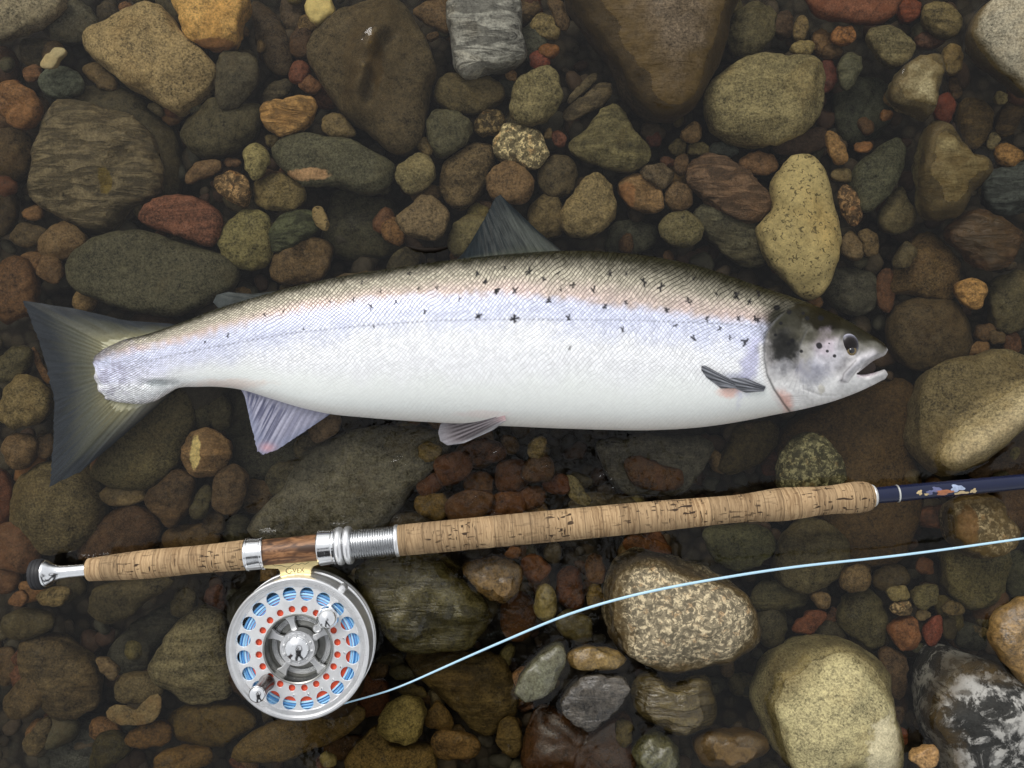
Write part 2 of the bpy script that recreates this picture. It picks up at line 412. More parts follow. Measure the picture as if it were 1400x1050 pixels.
# region level kind colour outline | options | label ; short name used in other labels
STONES = '''
A 3 grain 7d7566 P -60,-40 250,-30 255,30 190,85 60,140 -60,160 | | flat pale beige-grey stone overlapping a dark olive cobble, beyond the tan slab ; the beige-grey stone
A 1 plain 4c4a40 E 300 95 100 80 -25
A 3 grain 8a7858 P 345,145 430,85 560,35 680,50 745,130 880,275 870,330 740,455 680,440 560,370 420,270 365,205 | p=0.6 | large tan speckled slab with clipped corners touching the ochre block ; the tan slab
A 3 plain b48d48 P 733,-20 1010,-20 985,80 970,180 910,212 840,195 760,140 740,80 | p=0.45 ridge=850,190,960,195,45,-4 patch=880,195,110,30,6b4423 | bright yellow-ochre block of stone with a brown lower face ; the ochre block
A 0 plain 41362b P 1020,20 1060,10 1140,80 1190,200 1190,290 1130,310 1060,220
A 1 plain 4a382b E 1228 165 42 75 10
A 0 plain 463b32 E 1190 55 50 75 0
A 2 plain 5d3528 E 1218 295 38 48 20
A 2 plain 62422c E 1262 345 45 33 10
A 1 plain 403a2f E 1130 372 70 36 -30
A 3 band 8f6d3e P 1060,430 1140,405 1270,393 1290,440 1250,510 1170,555 1090,530 1065,480 | ang=15 p=0.7 | golden-tan striped cobble beside the long grey-green slab ; the striped golden cobble
A 3 plain 48443a P 895,230 960,210 1040,235 1055,300 1030,370 960,440 900,440 880,390 885,300 | | kidney-shaped olive-grey cobble lying on a larger olive cobble ; the kidney-shaped cobble
A 2 plain 454133 P 740,560 770,480 850,410 900,400 1000,420 1060,420 1060,520 1000,590 880,640 790,630 | | smooth dark olive cobble partly under the kidney-shaped cobble
A 1 plain 5a4a32 E 410 310 75 42 35
A 2 plain 4a5046 P 160,330 185,285 250,268 320,300 345,350 300,390 220,400 175,370 | | rounded grey-green cobble beside a white shell-like chip ; the grey-green cobble
A 1 plain 724e33 E 130 300 42 30 -10
A 3 quartz a89c80 P 160,265 200,225 225,195 280,210 245,240 230,275 190,280 | p=0.5 | thin white jagged chip resting on the grey-green cobble
A 0 plain 3f392f E 150 215 70 60 0
A 0 plain 41392e E 440 60 50 45 0
A 1 plain 6a4a33 E 510 30 28 22 -30
A 0 plain 4a3c31 E 620 10 75 35 0
A 1 plain 3f3a2d P 270,395 400,355 520,375 640,440 720,560 740,700 720,790 640,800 300,600 | | dark olive arched stone hugging the folded gneiss boulder
A 3 band 5f5647 P 235,420 300,415 420,445 540,480 620,540 650,620 660,740 640,810 560,840 500,900 450,945 360,930 230,880 140,830 130,760 160,600 200,490 | ang=-35 p=0.62 ridge=470,760,520,640,40,-7 ridge=180,600,440,700,45,3 ridge=430,520,560,600,30,3 patch=468,752,28,60,6a5a14 | big folded grey-brown gneiss boulder with a cracked ochre notch ; the folded gneiss boulder
A 3 plain 74502f P 0,350 70,340 150,390 165,450 130,510 60,520 10,480 -20,420 | ridge=30,480,80,440,25,-4 | orange-brown cobble with a chipped notch, beside the grey-green cobble
A 1 plain 3a2e22 E 90 480 110 110 0
A 1 plain 4a3c28 E 20 620 120 130 0
A 1 plain 3a3022 E 0 850 70 110 0
A 1 plain 4b3f2e E 120 960 80 45 5
E 2 plain 66523a E 250 90 95 72 -35
E 1 plain 62472c E 130 180 50 45 0
E 2 plain 5f4832 E 205 200 52 58 20
A 0 plain 3b2a1f E 20 270 60 70 0
A 3 grain 653f34 P 555,880 600,830 680,795 800,800 880,850 905,900 890,980 860,1010 760,970 600,920 | p=0.75 | tapered maroon-brown stone between the folded gneiss boulder and the green ellipse slab ; the maroon stone
E 2 grain 66613f P 890,110 930,20 1010,-40 1090,-20 1110,80 1100,180 1030,210 960,190 | | mossy yellow-green cobble beside the maroon stone
A 2 band 424838 P 1080,970 1140,880 1240,850 1295,880 1295,940 1200,1000 1130,1030 1085,1010 | ang=25 | dark green finely banded cobble beside the mossy yellow-green cobble
A 3 spots 8a7650 E 1305 890 30 50 -20
E 2 plain 5c4a34 P 1105,190 1150,120 1280,75 1345,100 1350,170 1310,250 1180,265 1110,240 | ridge=1240,130,1270,160,35,-7 | brown cobble with a rounded hollow near the adipose fin
A 2 grain 665a3a P 1030,760 1080,720 1140,705 1220,740 1250,790 1200,850 1130,860 1050,830
A 3 granite 8a6d4a P 870,760 900,710 960,695 1010,740 1020,800 1000,840 940,820 | | rust-and-cream pitted granite pebble beside the cream wedge pebble
A 3 grain 7a734e P 985,620 1040,580 1095,620 1090,670 1050,730 1030,745 1010,690 | | cream-speckled wedge-shaped pebble touching the long grey-green slab ; the cream wedge pebble
A 2 plain 5f4a35 P 770,690 840,655 900,655 890,700 800,735 750,760
A 1 plain 4f3a2a E 945 665 32 22 0
B 3 grain 4a4a3d P 55,630 100,570 180,548 400,570 460,610 560,660 575,700 540,760 460,795 340,760 200,755 120,690 70,660 | p=0.6 patch=225,722,100,26,a88262 | long grey-green slab with a pinkish crumbling lower edge ; the long grey-green slab
B 2 plain 62543a P 265,500 310,460 360,475 410,540 380,560 290,550
A 1 plain 54492f E 1110 575 30 25 0
B 3 quartz c2b070 P 200,20 235,-10 300,-5 320,40 280,80 240,100 205,60 | p=0.5 | small yellowish-white quartz lump beside the ridged brown boulder ; the white quartz lump
B 4 plain 554b3b P 215,200 290,100 380,30 470,5 560,10 640,80 700,180 740,290 700,400 680,540 620,620 560,630 500,590 400,510 330,430 260,330 220,260 | p=0.7 ridge=560,90,420,450,60,9 ridge=550,200,470,430,24,-10 rim=0.6 patch=505,300,32,110,4f3d12 | large brown boulder with a raised ridge and ochre furrow ; the ridged brown boulder
B 1 plain 5f4b36 P 640,40 720,0 790,0 790,140 720,110 640,60
B 4 band 8b8a84 P 795,0 1050,-40 1085,80 1090,140 1110,200 1090,250 960,290 870,325 820,290 790,180 | ang=10 p=0.65 ridge=800,120,1080,170,40,3 | pale silver-grey wavy-banded gneiss stone ; the silver gneiss stone
B 1 plain 4b4c42 E 1130 170 60 90 0
B 1 plain 70362a E 1155 245 42 40 0
B 1 rust 704822 E 1195 205 40 28 0
B 1 plain 786a48 P 1115,95 1160,50 1200,70 1240,150 1200,160 1130,130
B 1 plain 5f4c38 P 1185,0 1240,0 1280,100 1250,125 1220,90
B 0 plain 4a2f25 E 1110 30 60 50 0
B 4 grain 6d664b P 1035,430 1060,330 1120,290 1210,283 1245,350 1235,430 1180,490 1110,508 1060,490 | p=0.6 | flat-topped sandy speckled cobble beside a pair of brown slate slivers ; the sandy flat cobble
B 2 plain 4c4430 P 725,360 780,305 880,300 980,330 1020,400 980,430 920,470 830,465 750,430 | | olive-brown cobble tucked under the silver gneiss stone
B 1 plain 2e3029 E 1020 360 40 35 0
B 1 plain 7f5e39 E 1040 310 25 20 0
B 3 plain 4a493b P 690,510 730,450 790,455 870,490 885,540 830,600 750,645 715,600 695,560 | | smooth round olive cobble beside the ridged brown boulder's tip ; the round olive cobble
B 2 granite 64553a E 955 505 65 55 0
B 3 granite b3a688 P 970,570 1040,500 1120,520 1170,570 1185,640 1150,690 1060,675 990,640 | | white-and-black coarse granite pebble beside the sandy flat cobble ; the white granite pebble
B 2 grain 554836 P 745,720 780,650 890,585 960,590 970,650 930,760 850,855 780,830 750,780
B 3 plain 6e563d P 940,720 1000,665 1080,680 1130,730 1125,800 1080,835 980,810 940,770 | | pinkish-brown cobble right at the tip of the dorsal fin
B 2 plain 4a4131 E 1230 720 75 90 0
B 3 grain 6c654c P 568,700 610,650 670,628 725,670 728,720 690,770 620,790 580,750 | | round sand-coloured cobble at the end of the long grey-green slab ; the round sandy cobble
B 2 plain 62543a E 685 595 26 50 -25
B 4 grain 685946 P 560,890 620,840 700,795 780,850 775,930 720,980 600,950 575,910 | p=0.65 | tan angular cobble beside a floating dark twig ; the tan angular cobble
B 2 plain 5f5940 P 780,970 830,890 900,875 960,900 920,970 860,1040 790,1030
B 1 plain 4d3a2e E 915 850 60 30 0
B 1 plain 50402c E 690 790 60 40 0
B 0 plain 3a392e P 310,790 460,800 560,820 590,900 600,980 620,1040 300,1040 | | dim sunken grey-green slab below the long grey-green slab
E 2 plain 51463a P 1345,250 1400,225 1520,210 1640,225 1680,260 1560,290 1400,320 1340,290 | | low grey-brown stone whose lower side the fish's back covers
C 3 plain 5c573f P 225,590 300,530 380,440 440,430 500,540 565,600 560,650 510,690 420,695 300,655 | | heart-shaped olive stone below the great dark boulder ; the heart-shaped stone
C 1 plain 4c4436 P 205,440 260,360 340,290 350,320 280,390 230,430
C 2 plain 524839 P 210,450 280,400 360,335 410,345 400,400 330,450 240,490 195,490
C 2 plain 6a4034 E 190 565 27 32 0
C 2 plain 6a5a40 E 150 545 20 20 0
C 4 grain 75674a P 205,860 250,780 320,715 380,735 415,800 420,880 360,940 280,965 210,940 | p=0.75 | coarse sandy-brown cobble beside the dorsal fin ; the coarse sandy cobble
C 2 plain 574b33 E 145 880 70 95 -30
C 5 grain 4b4139 P 235,-40 860,-40 862,100 850,200 820,300 770,380 690,480 620,500 540,480 460,400 410,300 330,180 250,60 | p=0.5 rim=1 z=3 | great dark brown boulder with a tan water-line rim ; the great dark boulder
C 2 plain 4e4937 P 880,110 930,30 1010,10 1075,60 1060,150 1000,220 920,230 880,180
C 1 plain 57503a E 890 20 50 40 0
C 0 plain 46372e E 1105 100 45 55 0
C 2 plain 66563a E 1175 115 30 52 5
C 2 plain 726541 E 1185 195 45 32 10
C 1 plain 644b30 E 1265 175 45 55 20
C 2 plain 85572b E 1350 145 52 36 -10
D 3 rust 6b4030 P 520,-40 890,-40 880,40 840,85 760,95 650,80 560,60 | p=0.5 | brick-red speckled granite block beyond the pale oblong boulder ; the red granite block
D 1 plain 6f3824 E 930 40 45 50 0
C 4 grain 726b51 P 790,400 840,320 890,270 980,230 1100,235 1200,250 1265,300 1270,380 1250,470 1170,540 1080,575 960,585 860,560 800,500 | p=0.6 ridge=900,500,1180,480,40,2.5 | big pale olive oblong boulder beside the great dark boulder ; the pale oblong boulder
C 1 plain 43352f P 1050,590 1180,540 1270,520 1290,590 1230,620 1100,630
D 1 plain 542d29 E 600 310 38 65 0
D 2 plain 4a4b3d P 640,270 680,215 735,240 730,300 690,370 660,360
D 1 plain 5a4530 E 620 210 40 30 0
D 3 grain 5f5944 P 755,150 790,110 860,108 920,140 955,190 930,250 870,275 810,230 | | round olive cobble between the red granite block and the half-moon stone
D 2 plain 63583c P 985,60 1000,15 1070,10 1140,60 1140,130 1080,155 1010,110
D 1 plain 553b33 E 1020 160 55 40 0
D 2 plain 70613f P 1075,250 1090,180 1140,190 1150,270 1100,310
D 5 grain 7d7760 P 850,360 900,280 960,240 1030,232 1060,250 1050,330 1020,440 1010,485 940,460 860,430 | p=0.55 rim=1 dry=0.6 | pale half-moon stone with a brown rim breaking the surface ; the half-moon stone
D 1 plain 51402f E 1120 360 25 45 -20
D 1 rust 5f2e22 E 1075 440 38 68 0
D 6 grain 6e695c P 1180,130 1210,60 1270,0 1440,-30 1440,385 1330,330 1240,250 1195,190 | p=0.6 rim=1 dry=0.45 | large pale grey boulder rising from the water with an ochre wet edge ; the pale grey boulder
D 5 plain 625c43 P 975,580 1000,520 1060,510 1110,560 1180,630 1240,660 1245,700 1180,790 1120,870 1040,900 990,880 970,750 | p=0.55 rim=1 | olive triangular stone breaking the surface, its edge outlined dark ; the olive triangle stone
D 1 plain 4a3c22 E 1195 500 60 110 0
D 0 plain 42341f E 1340 480 50 80 30
D 1 plain 6c613e E 1308 398 28 24 0
D 1 plain 6c6247 E 1275 575 25 35 20
D 2 plain 85612f P 1280,630 1310,580 1370,600 1395,640 1340,680
D 2 band 3b403d P 1235,760 1260,700 1340,680 1430,680 1430,850 1310,875 1250,830 | ang=-20
D 3 grain 404236 P 700,700 780,620 880,560 915,600 900,690 850,790 770,860 710,830 | p=0.7 | dark green wedge-shaped stone beside the cream granite boulder ; the dark green wedge stone
D 2 plain 4d4734 P 805,890 850,800 900,750 930,820 960,890 930,940 850,950
D 3 granite 785c3f P 640,790 680,750 720,800 745,880 710,920 670,890
D 2 plain 5a4f38 E 660 715 50 28 0
D 3 plain 785a33 P 595,530 640,550 680,620 680,665 640,670 600,610 | | small golden-brown lozenge stone at the narrow end of the cream granite boulder
D 2 plain 754e29 E 745 600 40 20 0
D 1 rust 5f4023 E 840 470 25 22 0
D 0 plain 35382f E 740 440 130 130 0
D 4 spots a5976c P 440,640 480,625 540,635 580,690 610,800 640,920 645,1060 610,1160 560,1215 500,1215 440,1160 380,1080 320,980 310,920 380,850 375,790 390,720 | p=0.8 z=2 | cream granite boulder peppered with black grains beyond the fish's head ; the cream granite boulder
C 3 band 604b40 P 710,700 760,640 840,632 920,680 1000,740 1050,800 1050,860 990,910 900,890 800,830 730,760 | ang=-38 | pinkish-brown streaked stone beside the cream granite boulder ; the pink streaked stone
C 2 plain 664b36 P 925,650 1000,620 1075,640 1075,690 1020,715 940,690
C 2 plain 725a3d P 685,545 720,505 770,510 765,570 720,585
C 1 plain 655a3e E 675 600 32 35 0
C 1 plain 62583b E 760 610 45 28 0
C 2 plain 523f2e E 690 670 28 45 5
C 1 plain 5a3b2e E 635 660 30 22 0
C 0 plain 553028 E 580 570 30 30 0
C 2 plain 564a3d P 515,700 580,665 650,690 660,730 610,770 560,740
C 2 plain 6b5338 P 435,740 480,710 560,720 610,770 610,850 550,870 480,840 440,790 | ridge=560,790,560,740,35,-5 patch=465,800,40,70,855a34 | brown stone with an orange crescent edge near the heart-shaped stone
C 2 plain 5e4b38 P 620,800 660,740 720,760 735,830 690,860 630,840
C 3 grain 5c5740 P 595,920 640,870 720,860 775,910 760,980 690,1010 620,980 | | round olive-tan cobble close above the fish's back ; the olive-tan cobble
F 2 plain 49483c P 50,0 110,-70 230,-65 300,-20 360,150 340,190 270,200 180,140
C 0 plain 3b3c33 E 480 970 110 70 0
C 1 plain 3f4440 E 860 610 60 28 0
F 2 plain 5a4a32 P 720,60 760,40 800,80 800,140 760,150 740,100
F 2 plain 5f503c P 650,90 690,50 730,90 745,150 715,170 660,140
F 2 plain 6b4b30 E 400 200 22 38 -35
F 2 grain 56452c P 860,250 900,150 960,80 1010,40 1090,110 1130,200 1110,330 1000,320 900,300 850,310 | | large warm-brown stone beside the little yellow-orange pebble
F 3 plain 4c4432 E 915 150 40 58 30
F 1 plain 503626 E 835 290 40 90 0
F 3 plain 96703a P 1115,290 1140,250 1200,238 1242,270 1240,330 1210,368 1150,340 | p=0.95 | small smooth yellow-orange pebble beyond the fish's head ; the yellow-orange pebble
F 2 plain 474231 P 1250,290 1300,230 1400,210 1430,220 1430,420 1340,460 1280,430
F 4 band 533d2e P 1080,60 1140,-10 1250,-30 1380,60 1370,120 1330,190 1250,205 1180,160 | ang=20 rim=0.8 wet=0.5 | wet red-brown layered slab below the olive triangle stone ; the red-brown layered slab
F 2 plain 463b2a P 850,450 880,360 980,315 1100,340 1170,400 1190,470 1150,560 1050,620 940,610 870,550 | ridge=980,430,1120,470,30,3 | broad dark brown domed stone in front of the fish's jaws ; the dark domed stone
F 1 plain 5f472d E 1210 530 45 33 -20
F 1 plain 4a3826 E 1240 460 40 40 0
F 1 plain 523624 E 1350 500 35 40 0
F 1 plain 4a3c2a E 1290 480 30 30 0
F 4 grain 6a6047 P 980,660 1060,580 1200,555 1330,540 1430,600 1430,740 1300,880 1200,970 1100,1035 1040,1040 980,1000 940,930 950,820 | p=0.6 ridge=1050,960,1440,690,85,22 rim=0.3 dry=0.9 z=1 | long rough boulder with a pale crest, between fish's jaws and navy rod ; the long crested boulder
F 1 plain 3d3c34 P 570,260 640,200 760,210 800,280 790,370 700,390 600,340
F 1 grain 46361f P 400,1060 420,850 600,760 760,680 900,640 960,700 960,800 930,900 960,1060 900,1330 700,1390 560,1340 480,1180 | p=0.6 | broad flat dark brown slab under the fish's jaw and the rod ; the dark brown slab
Z 4 granite 73725a P 1062,652 1068,622 1095,595 1125,593 1147,620 1152,655 1130,676 1075,676 | | green-black granite cobble with pale flecks touching the cork grip ; the flecked granite cobble
F 1 plain 433a22 P 200,900 230,840 330,820 400,850 380,940 300,1000 200,1043 150,1000
F 0 plain 46291f E 370 990 40 60 0
E 3 grain 47463a P 270,200 310,130 400,75 520,48 680,70 860,125 960,170 985,230 960,290 880,330 780,375 640,385 520,370 400,330 310,280 | p=0.6 | big dark green speckled ellipse-shaped slab beside the fish's tail ; the green ellipse slab
E 2 plain 5c412a E 60 290 90 130 0
E 2 plain 4a4532 P 0,560 60,520 120,515 130,570 80,640 20,670 -20,640
E 3 grain 6b5d3e P 0,740 40,670 110,635 180,670 205,730 185,800 120,840 50,840 0,800 | | round sandy-tan cobble touching the edge of the tail fin ; the tan cobble at the tail
E 1 plain 62462c P 135,480 160,560 210,650 200,680 160,620 130,540
Z 2 grain 4e4833 P 125,640 165,590 235,520 262,535 262,590 240,640 205,668 160,670 135,660 | p=0.75 | long smooth olive boulder under the lower lobe of the tail fin ; the long olive boulder
Z 1 plain 61523a E 170 674 34 16 -8
E 2 plain 5a4731 P 10,940 40,880 100,870 150,900 140,960 90,1020 40,1000
E 1 plain 4a3a2a E 185 920 40 50 0
Z 2 grain 534a34 P 15,690 30,650 62,630 110,635 140,670 137,720 105,750 60,757 25,730 | p=0.85 | big round olive boulder under the tip of the lower tail lobe ; the round olive boulder
Z 3 plain 735a3f P 250,620 262,592 290,585 313,605 312,632 290,652 262,648 | patch=272,618,9,24,c8b274 | round brown cobble with a cream patch near the anal fin ; the cream-patched cobble
E 1 plain 423f2f E 830 780 40 80 5
E 1 plain 454131 E 890 780 50 85 -15
Z 0 plain 37372e E 380 560 70 65 0
Z 0 plain 35352d E 370 615 55 45 0
Z 3 plain 665240 E 443 580 24 20 -25
G 2 plain 4b3b2b P 595,390 650,320 720,275 790,310 780,400 740,470 690,520 640,460 | | brown angular cobble below the cream-patched cobble
G 2 plain 3d3929 E 820 410 36 75 25
G 3 plain 504030 P 870,330 900,270 960,250 1005,300 990,400 940,465 870,440 860,400 | | egg-shaped brown cobble between the cream-patched cobble and the rod
G 1 plain 433729 E 1050 390 70 75 0
G 1 plain 3d3a2f E 1180 320 85 95 0
G 1 plain 463a2c E 870 495 50 45 0
G 1 plain 433122 P 340,560 390,490 480,430 580,415 640,470 660,540 600,600 340,640 | | dark chestnut stone beside the rod's rear cork grip ; the chestnut stone
G 1 plain 433521 E 780 560 110 70 0
G 0 plain 3c3b2e E 965 520 60 60 0
G 2 rust 5a4030 E 60 590 90 100 0
G 1 rust 553c2b E 20 720 55 60 0
G 3 plain 6d4c32 E 75 800 38 30 0
G 1 plain 4e2d1c E -10 400 60 130 0
G 2 plain 736240 P 150,780 200,760 280,750 280,790 240,830 160,820
G 1 plain 6f4e2e E 130 770 60 40 0
G 2 plain 484130 P 365,850 370,780 430,740 560,720 710,710 690,760 580,820 540,870 440,905 390,880 | | olive stone under the rear cork grip ; the olive stone under the rear grip
G 1 plain 433d2d E 750 820 50 65 0
G 1 plain 432c24 E 880 800 45 55 0
H 3 grain 5d5744 P 715,590 780,460 850,350 930,290 1040,290 1090,350 1110,680 1020,730 900,730 800,680 | p=0.75 | pale olive grainy boulder partly hidden by the reel ; the grainy boulder beside the reel
H 2 plain 4e422f P 90,470 180,420 300,440 420,520 480,620 480,740 400,790 260,800 120,640 | | broad lumpy brown stone sunk below the rod's butt cap ; the broad brown stone
H 2 plain 4e402b P 20,730 100,620 200,620 230,700 140,800 40,800
H 2 plain 433d2c P 0,350 60,300 150,285 250,330 230,400 100,440 20,420
H 1 plain 4b3b28 E 30 560 55 90 0
H 2 plain 514531 P 110,930 160,860 220,800 250,840 230,930 170,990 115,970
H 0 plain 37362f P 520,480 640,360 830,250 900,300 760,470 700,600 600,620 530,560
H 0 plain 3d3d37 P 230,850 400,800 620,830 640,900 420,1060 220,1060
H 2 plain 5f4f3b P 460,540 490,515 560,560 560,620 520,620
H 2 plain 544a36 P 540,690 580,610 680,590 770,650 760,720 600,740
H 3 rust 6a5a3e P 500,790 560,740 660,770 740,680 770,700 765,790 700,840 560,840 | | rusty cream-edged stone below the grainy boulder beside the reel ; the rusty cream-edged stone
H 2 plain 4a3c18 P 800,800 900,750 1060,740 1200,780 1210,860 1050,940 900,930 820,880 | | dark bronze stone below the reel
Z 3 plain 524220 P 313,1030 340,1003 375,988 440,960 495,965 498,985 450,1015 380,1040 330,1042 | | long golden-brown stone lying below the reel's rim ; the long golden-brown stone
H 2 plain 553d19 E 720 890 110 60 -10
H 2 plain 363118 P 440,960 480,880 560,870 630,930 600,1000 480,1060 430,1040
H 3 plain 5a4419 E 870 1015 150 62 -8
I 4 plain 454127 P 390,120 420,60 600,30 800,50 900,150 960,230 1010,290 1015,340 960,410 880,470 700,490 560,470 500,410 480,330 400,250 | p=0.6 ridge=560,440,1000,330,30,-2 wet=1 z=11 | big wet olive boulder with a shiny patch, between reel and fly line ; the wet olive boulder
I 4 plain 604a25 P 880,90 1000,40 1100,40 1170,110 1165,180 1110,240 1040,260 960,200 | wet=1 z=10 | glossy yellow-brown cobble beside the wet olive boulder ; the glossy yellow-brown cobble
I 3 rust 6f4526 P 1160,60 1230,30 1310,90 1270,150 1200,160 | wet=0.5
I 2 rust 64442a E 1130 20 40 30 0
I 2 rust 4d3319 P 1060,300 1130,200 1230,260 1230,380 1170,440 1090,410
I 4 plain 6b6138 P 1225,260 1260,170 1310,180 1335,250 1330,320 1280,355 1235,320 | wet=0.7 z=3 | small wet yellow-green pebble between the rod grip and the fly line
I 2 plain 44381d P 600,500 900,490 1060,520 1140,650 1140,780 1080,850 1000,905 920,860 820,740 700,640 | | large dark brown boulder that the fly line crosses ; the dark boulder under the line
I 4 grain 6b5e2e P 485,830 520,750 600,700 670,720 705,800 680,900 620,935 540,930 490,890 | p=0.85 | round tan-green pebble beside the end of the fly line ; the round tan pebble
I 2 plain 523f19 P 705,800 760,735 810,770 845,850 780,870 720,850
I 3 plain 57411e P 735,930 760,875 860,875 970,920 960,980 880,1010 770,1000 | | flat brown oblong pebble beside the round tan pebble
I 2 grain 5a481e P 330,1060 390,920 480,840 540,930 640,940 740,930 760,1020 740,1080 | | speckled golden-brown boulder under the round tan pebble
I 1 plain 523019 E 450 700 80 110 0
I 1 plain 332f20 E 540 530 70 33 5
I 1 plain 38331e E 590 590 60 38 0
I 2 plain 41371b E 640 680 75 28 10
I 1 plain 403019 E 480 580 50 40 0
I 1 plain 403017 E 720 720 40 25 0
I 3 plain 675e38 E 240 1010 42 34 10
I 1 plain 463214 E 320 950 100 60 0
I 1 plain 403216 E 1110 950 45 40 0
I 1 plain 40301a E 1140 860 30 50 0
J 6 granite 918674 P 535,120 580,50 680,20 800,35 930,60 1050,120 1150,180 1220,270 1245,370 1230,440 1150,520 1040,560 900,595 780,580 700,540 600,490 540,420 510,300 | p=0.9 rim=1 dry=0.5 | big coarse granite boulder standing dry under the pale blue fly line ; the coarse granite boulder
J 5 plain 565a4c P 85,670 130,580 200,500 290,450 325,460 315,560 260,670 190,715 110,720 | p=0.5 wet=0.9 rim=0.4 | wet grey-green slate blade standing out of the water ; the grey-green slate blade
J 5 plain 6b582f P 330,500 400,470 500,470 580,490 620,530 560,575 440,575 345,560 | wet=0.8 | small wet brown loaf-shaped stone beside the grey-green slate blade ; the wet loaf-shaped stone
J 4 plain 3f3b37 P 300,740 350,650 440,605 560,605 630,630 600,720 520,810 440,860 350,820 310,780 | p=0.4 wet=1 z=14 | flat dark slate with a grey sheen below the wet loaf-shaped stone ; the dark sheen slate
J 5 band 504931 P 635,680 680,600 730,570 830,640 980,600 1040,680 1045,780 980,860 850,880 740,830 660,770 | ang=-20 wet=0.9 rim=0.5 | wet olive-brown stone tucked below the coarse granite boulder ; the wet olive-brown stone
J 5 plain 454634 P 650,960 700,890 780,880 860,950 860,1060 700,1060 650,1000 | wet=0.9 | wet dark olive stone below the wet olive-brown stone
J 5 plain 5a4625 P 930,940 980,880 1080,870 1200,870 1290,900 1300,950 1220,1010 1100,1040 1000,1030 | wet=0.7 rim=0.6 | smooth brown bar-shaped stone beside the large yellow-green boulder ; the brown bar-shaped stone
J 2 rust 3e2a16 P 130,900 200,740 300,780 450,860 560,760 650,820 640,930 640,1070 150,1070 | wet=1 z=23 | large rust-brown submerged boulder below the dark sheen slate ; the rust-brown boulder
J 4 plain 484027 E 605 880 45 65 0
J 3 rust 52321b E 350 190 70 100 0
J 3 rust 62462d E 470 100 50 70 0
J 3 plain 52431e E 465 230 40 60 0
J 4 plain 423d24 E 370 370 95 65 20 | wet=0.6 z=2
J 2 plain 473a1e E 60 900 60 90 0
K 2 plain 444532 P 775,490 850,470 1000,470 1075,520 1050,600 960,655 870,640 800,580 | | smooth sunken grey-green cobble under the cork grip near the line
K 3 plain 4d4734 P 1075,560 1130,480 1240,440 1340,500 1360,590 1320,680 1220,745 1130,740 1080,670 | | large smooth olive-brown boulder between cork grip and fly line ; the smooth olive-brown boulder
K 1 plain 413f2f E 1090 760 130 60 0
K 2 plain 635139 E 1260 775 42 33 20
K 2 plain 643a28 P 1135,890 1200,830 1270,815 1280,850 1210,910 1150,910
K 0 plain 38362a E 1060 880 60 80 0
K 2 plain 4c4a42 P 350,130 480,105 640,95 800,120 800,200 700,330 560,345 430,330 380,240 | p=0.5 | broad grey slab below the fish's belly ; the grey slab under the belly
Z 2 plain 565349 P 340,712 390,665 430,612 480,588 560,583 618,602 600,640 560,680 520,725 470,742 350,738 | p=0.5 | long grey slab under the shiny reel seat ; the grey slab by the reel seat
Z 3 rust 4a3020 E 620 640 28 20 -15
Z 3 rust 462e1e E 662 618 30 18 -10
Z 2 rust 48301e E 700 650 26 22 0
Z 3 rust 46301c E 640 692 36 20 -12
Z 2 rust 4d3118 E 692 690 28 18 0
Z 3 rust 42301e E 736 642 22 20 0
Z 2 rust 4d3320 E 725 680 20 16 0
Z 2 rust 4a3020 E 590 662 20 14 -30
Z 2 rust 502f1a E 762 662 18 14 0
Z 2 rust 4c341e E 655 662 22 16 0
Z 3 plain 716038 E 735 612 12 16 10
Z 2 plain 57451f E 592 692 24 18 20
Z 2 plain 65552f E 588 618 18 12 0
Z 2 plain 625a3e P 768,655 785,650 800,672 818,694 800,700 780,680
Z 3 rust 463018 P 853,628 880,625 915,640 932,640 930,668 880,668 860,655
Z 2 rust 54351a E 885 748 34 14 8
Z 2 plain 403a30 E 830 700 50 26 0
Z 1 plain 3c352a E 560 720 45 22 0
M 6 grain 807a5c P 105,720 140,600 230,490 380,425 520,430 650,480 720,550 750,680 755,1090 400,1090 300,1040 220,970 150,850 | p=0.85 rim=0.6 dry=0.45 ridge=150,650,560,500,30,-2 patch=655,880,100,170,aaa38c | large yellow-green boulder with pale dry patches beside the black-and-white boulder ; the large yellow-green boulder
M 6 lichen 2f2f2d P 885,770 920,640 960,540 1010,480 1100,490 1250,540 1440,650 1440,1090 1050,1090 930,920 | p=0.85 rim=0.8 | dark boulder crusted with white blotches, standing out of the water ; the black-and-white boulder
M 6 plain 6b532c P 1245,420 1270,320 1330,270 1440,250 1440,660 1330,570 1270,490 | wet=0.8 | glossy wet ochre-brown boulder touching the black-and-white boulder ; the wet ochre-brown boulder
M 6 plain 80623b P 850,990 930,940 980,950 985,1000 940,1045 880,1030 | p=0.5 wet=0.4 | small angular tan stone wedged against the black-and-white boulder
M 2 grain 544f34 P 1010,90 1030,0 1320,-10 1320,100 1290,210 1220,280 1160,300 1090,260 1030,190 | | sunken olive boulder under the emerging granite cap below the navy rod ; the sunken olive boulder
N 5 granite 857860 P 1010,610 1060,570 1250,560 1290,640 1345,700 1330,780 1250,830 1160,850 1090,820 1020,740 | p=0.5 rim=1 dry=0.4 patch=1075,680,50,105,5c3f14 | granite cap with a rusty patch between navy rod and fly line ; the rusty granite cap
M 2 plain 433f2c P 500,320 560,230 650,200 720,260 745,380 700,470 600,440 540,390 | | dark olive triangular cobble beyond the large yellow-green boulder
M 3 plain 5d4c34 P 515,170 560,90 640,80 665,130 650,190 570,210
M 1 plain 403726 P 670,170 720,90 820,80 850,140 820,180 760,210
M 1 rust 4e3321 E 925 85 42 42 0
M 3 plain 685d3b E 800 215 55 38 0
M 3 granite 7f6b4f P 750,280 800,255 855,260 860,310 800,320
M 3 grain 554f34 P 860,220 900,180 970,170 990,220 960,270 900,290
